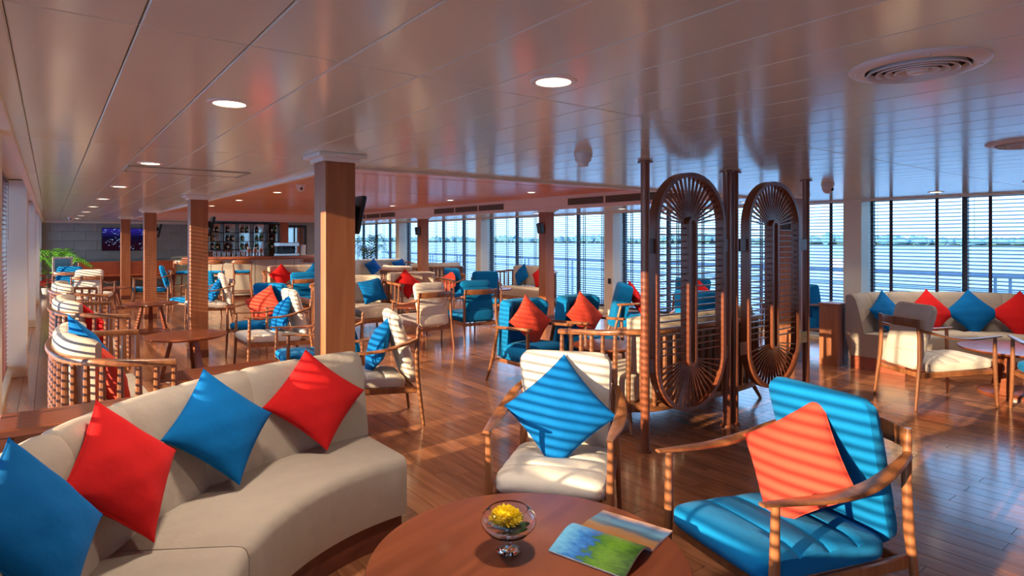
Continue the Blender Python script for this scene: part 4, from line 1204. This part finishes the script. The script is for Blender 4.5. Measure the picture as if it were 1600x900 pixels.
    nk = empty('napkin_stack', (cx + 2.7 * math.cos(R(294)), cy + 2.7 * math.sin(R(294)), 1.101), R(20)); tag(nk, 'white folded cloth standing on the bar beside the coffee machine', 'cloth')
    MB().box((0, 0, .15), (.16, .07, .30), Matrix.Rotation(.06, 3, 'X'), .02, 2).obj('cloth', 'plastic', nk); MB().box((0, .01, .02), (.2, .12, .02), None, .004).obj('fold', 'plastic', nk)
    jr = MB().lathe([(.0005, 0), (.05, 0), (.055, .02), (.055, .16), (.04, .19), (.04, .21), (.0005, .21)], 16, cap=False).mesh('jar_body', 'bar_glass')
    jl = MB().lathe([(.0005, .211), (.044, .211), (.044, .235), (.01, .245), (.0005, .25)], 16, cap=False).mesh('lid', 'steel')
    for k in range(3):
        a = R(262 + k * 3.2); o = empty('glass_jar', (cx + 2.65 * math.cos(a), cy + 2.65 * math.sin(a), 1.101)); tag(o, 'lidded glass jar on the bar counter, %s from the left' % ORD[k], 'jar', 'jars on the bar')
        link('jar_body', jr, o); link('lid', jl, o)
build_bar()
def make_stool():
    t = empty('bar_stool')
    for sx in (-1, 1):
        MB().tube([(sx * .21, .20, 0), (sx * .17, .17, .72)], [.013, .018], 8).obj('leg', 'teak', t)
        MB().tube([(sx * .22, -.23, 0), (sx * .18, -.18, .72), (sx * .20, -.22, .90), (sx * .21, -.20, 1.0)], [.013, .018, .016, .013], 8).obj('leg', 'teak', t)
        MB().tube([(sx * .195, .185, .28), (sx * .20, -.20, .28)], .010, 6).obj('side_rung', 'teak', t)
    MB().tube([(-.195, .185, .24), (.195, .185, .24)], .012, 6).obj('foot_rung', 'teak', t)
    MB().tube([(-.20, -.205, .33), (.20, -.205, .33)], .010, 6).obj('rear_rung', 'teak', t)
    MB().box((0, 0, .715), (.40, .40, .035), None, .01).obj('seat_frame', 'teak', t)
    MB().cushion(.40, .40, .07, Mx=Matrix.Translation((0, 0, .765))).obj('seat_pad', 'blue', t)
    pth = catmull([(-.235, -.10, 1.0), (-.20, -.21, 1.005), (0, -.265, 1.01), (.20, -.21, 1.005), (.235, -.10, 1.0)], 6)
    MB().sweep(pth, lambda i: rrect(.022, .05 + .055 * math.sin(PI * i / 24) ** 2, .008, 2)).obj('curved_back', 'teak', t)
    return register(t)
ST = make_stool()
for x, y, lab in ((2.60, 16.25, 'leftmost wooden bar stool at the curved counter'), (3.15, 15.92, 'wooden bar stool with blue seat, second from the left at the counter'), (3.72, 15.72, 'wooden bar stool with blue seat, third from the left at the counter'), (5.30, 15.80, 'rightmost wooden bar stool, behind the red pillow loveseat')):
    place(ST, x, y, (4.55 - x, 19.6 - y), lab, 'bar stool', 'bar stools')

# ------------------------------------------------------------------ far wall things
def build_far():
    tv = empty('wall_television', (2.04, Y1 - .05, 1.55)); tag(tv, 'wide television showing a night picture on the far grey wall', 'television')
    MB().b2(-.72, .72, -.06, -.02, -.37, .37, .006).obj('casing', 'black', tv, False)
    MB().b2(-.70, .70, -.066, -.0605, -.35, .35).obj('screen', 'tv', tv, False)
    MB().b2(-.2, .2, -.02, .02, -.12, .12).obj('wall_mount', 'black', tv, False)
    bn = empty('wooden_bench', (2.05, 22.9, 0)); tag(bn, 'long reddish wooden bench against the far grey wall', 'bench')
    MB().b2(-1.35, 1.35, .30, .36, .22, .84, .01).obj('backboard', 'bench_wood', bn, False); MB().b2(-1.35, 1.35, -.15, .30, .38, .43, .01).obj('seat_board', 'bench_wood', bn, False)
    for sx in (-1.2, 0, 1.2): MB().b2(sx - .03, sx + .03, -.10, .32, 0, .38, .004).obj('leg', 'dark_wood', bn, False)
    ps = empty('poster_stand', (.27, 20.1, 0), R(8)); tag(ps, 'white upright poster stand by the potted palm', 'poster stand')
    MB().b2(-.22, .22, -.015, .015, .08, 1.08, .004).obj('panel', 'plastic', ps, False); MB().b2(-.17, .17, -.019, -.0155, .25, 1.03).obj('poster', 'print_poster', ps, False); MB().b2(-.2, .2, -.14, .14, 0, .08, .01).obj('foot', 'plastic', ps, False)
    # monitors on columns
    for y, lab in ((4.055, 'nearest'), (8.9, 'second'), (13.75, 'third')):
        m = empty('column_monitor', (1.555 + .11, y + .02, 1.72)); tag(m, 'black monitor tilted out from the %s left-row column' % lab, 'monitor', 'monitors on columns')
        rt = Matrix.Rotation(R(12), 3, 'Y')
        MB().box((.050, .0, 0), (.030, .20, .27), rt, .005).obj('casing', 'black', m, False); MB().box((.067, .0, -.004), (.003, .18, .24), rt).obj('screen', 'dark_frame', m, False); MB().box((.012, .0, .03), (.05, .08, .08)).obj('bracket', 'black', m, False)
    for y, lab in ((8.9, 'above the two-pillow settee'), (13.75, 'above the slatted-back settee'), (4.055, 'behind the oval screen')):
        m = empty('wall_speaker', (7.595 - .11, y - .03, 1.76)); tag(m, 'small black speaker on the wooden column ' + lab, 'speaker', 'column speakers')
        MB().box((-.065, 0, 0), (.08, .13, .20), Matrix.Rotation(R(-8), 3, 'Y'), .012).obj('cabinet', 'black', m, False); MB().box((-.015, 0, 0), (.03, .04, .06)).obj('bracket', 'dark_frame', m, False); MB().box((-.108, 0, -.005), (.004, .11, .17), Matrix.Rotation(R(-8), 3, 'Y')).obj('grille', 'dark_frame', m, False)
    sw = empty('wall_switch', (9.285, 8.86, .68)); tag(sw, 'small dark socket plate on the white pilaster left of the screen', 'switch')
    MB().b2(-.006, .004, -.04, .04, -.055, .055, .002).obj('plate', 'black', sw, False); MB().b2(-.012, -.006, -.02, .02, -.03, .03, .001).obj('rocker', 'dark_frame', sw, False)
def palm(x, y, h, nf, L, mat, pot, label, seed, spread=1.0):
    rng = random.Random(seed)
    t = empty('potted_palm', (x, y, 0)); tag(t, label, 'plant')
    MB().lathe([(.0005, 0), (.11, 0), (.13, .02), (.17, .24), (.185, .25), (.185, .28), (.165, .28), (.16, .25), (.0005, .25)], 24, cap=False).obj('pot', pot, t)
    MB().lathe([(.0005, .265), (.158, .255)], 20, cap=False).obj('soil', 'soil', t)
    for k in range(nf):
        a = 2 * PI * k / nf + rng.uniform(-.3, .3); top = h * rng.uniform(.75, 1.05); out = L * rng.uniform(.75, 1.05) * spread
        P = catmull([(0.02 * math.cos(a), .02 * math.sin(a), .25), (out * .18 * math.cos(a), out * .18 * math.sin(a), top * .7), (out * .55 * math.cos(a), out * .55 * math.sin(a), top), (out * math.cos(a), out * math.sin(a), top * .78)], 7)
        m = MB(); m.tube(P, [.008 * (1 - .7 * i / (len(P) - 1)) for i in range(len(P))], 5)
        fr = m.obj('frond_stem', mat, t)
        m = MB()
        for i in range(6, len(P) - 1):
            for s in (-1, 1):
                d = (P[i + 1] - P[i]).normalized(); sd = d.cross(Vector((0, 0, 1))).normalized() * s
                ll = .26 * math.sin(PI * (.25 + .7 * (i - 6) / (len(P) - 7))) + .05; b0 = P[i]
                tip = b0 + (sd * .8 + d * .6).normalized() * ll + Vector((0, 0, -.10 * ll - .02)); mid = b0.lerp(tip, .45) + Vector((0, 0, .02)); w = d * .018
                m.rings([[b0 + w * .4, b0 + Vector((0, 0, .001)), b0 - w * .4, b0 - Vector((0, 0, .001))], [mid + w, mid + Vector((0, 0, .001)), mid - w, mid - Vector((0, 0, .001))], [tip + w * .1, tip + Vector((0, 0, .0005)), tip - w * .1, tip - Vector((0, 0, .0005))]])
        m.obj('leaflets', mat, fr, False)
build_far()
palm(.22, 21.3, 1.30, 11, .85, 'leaf', 'red_pot', 'bright green potted palm in a red pot at the far left', 4)
palm(8.75, 19.6, 1.65, 8, .75, 'leaf_dark', 'white_pot', 'dark potted palm against the far right windows', 8)
def red_plant():
    t = empty('flowering_plant', (-.06, 20.4, 0)); tag(t, 'small red flowering plant in a pot in the far left corner', 'plant'); rng = random.Random(6)
    MB().lathe([(.0005, 0), (.09, 0), (.12, .22), (.125, .25), (.11, .25), (.0005, .23)], 18, cap=False).obj('pot', 'white_pot', t)
    MB().tube([(0, 0, .22), (.01, 0, .6)], [.012, .006], 6).obj('stem', 'leaf_dark', t)
    for k in range(26):
        a = rng.uniform(0, 2 * PI); z = rng.uniform(.30, .75); r = rng.uniform(.04, .16)
        c = Vector((r * math.cos(a), r * math.sin(a), z)); tn = Vector((-math.sin(a), math.cos(a), .3)) * .05; d = Vector((math.cos(a), math.sin(a), .3)) * .08
        MB().rings([[c - d + tn * .1, c - d + Vector((0, 0, .003)), c - d - tn * .1, c - d - Vector((0, 0, .003))], [c + tn, c + Vector((0, 0, .003)), c - tn, c - Vector((0, 0, .003))], [c + d + tn * .05, c + d + Vector((0, 0, .002)), c + d - tn * .05, c + d - Vector((0, 0, .002))]]).obj('leaf', 'red_pot' if z < .6 else 'leaf', t, False)
red_plant()
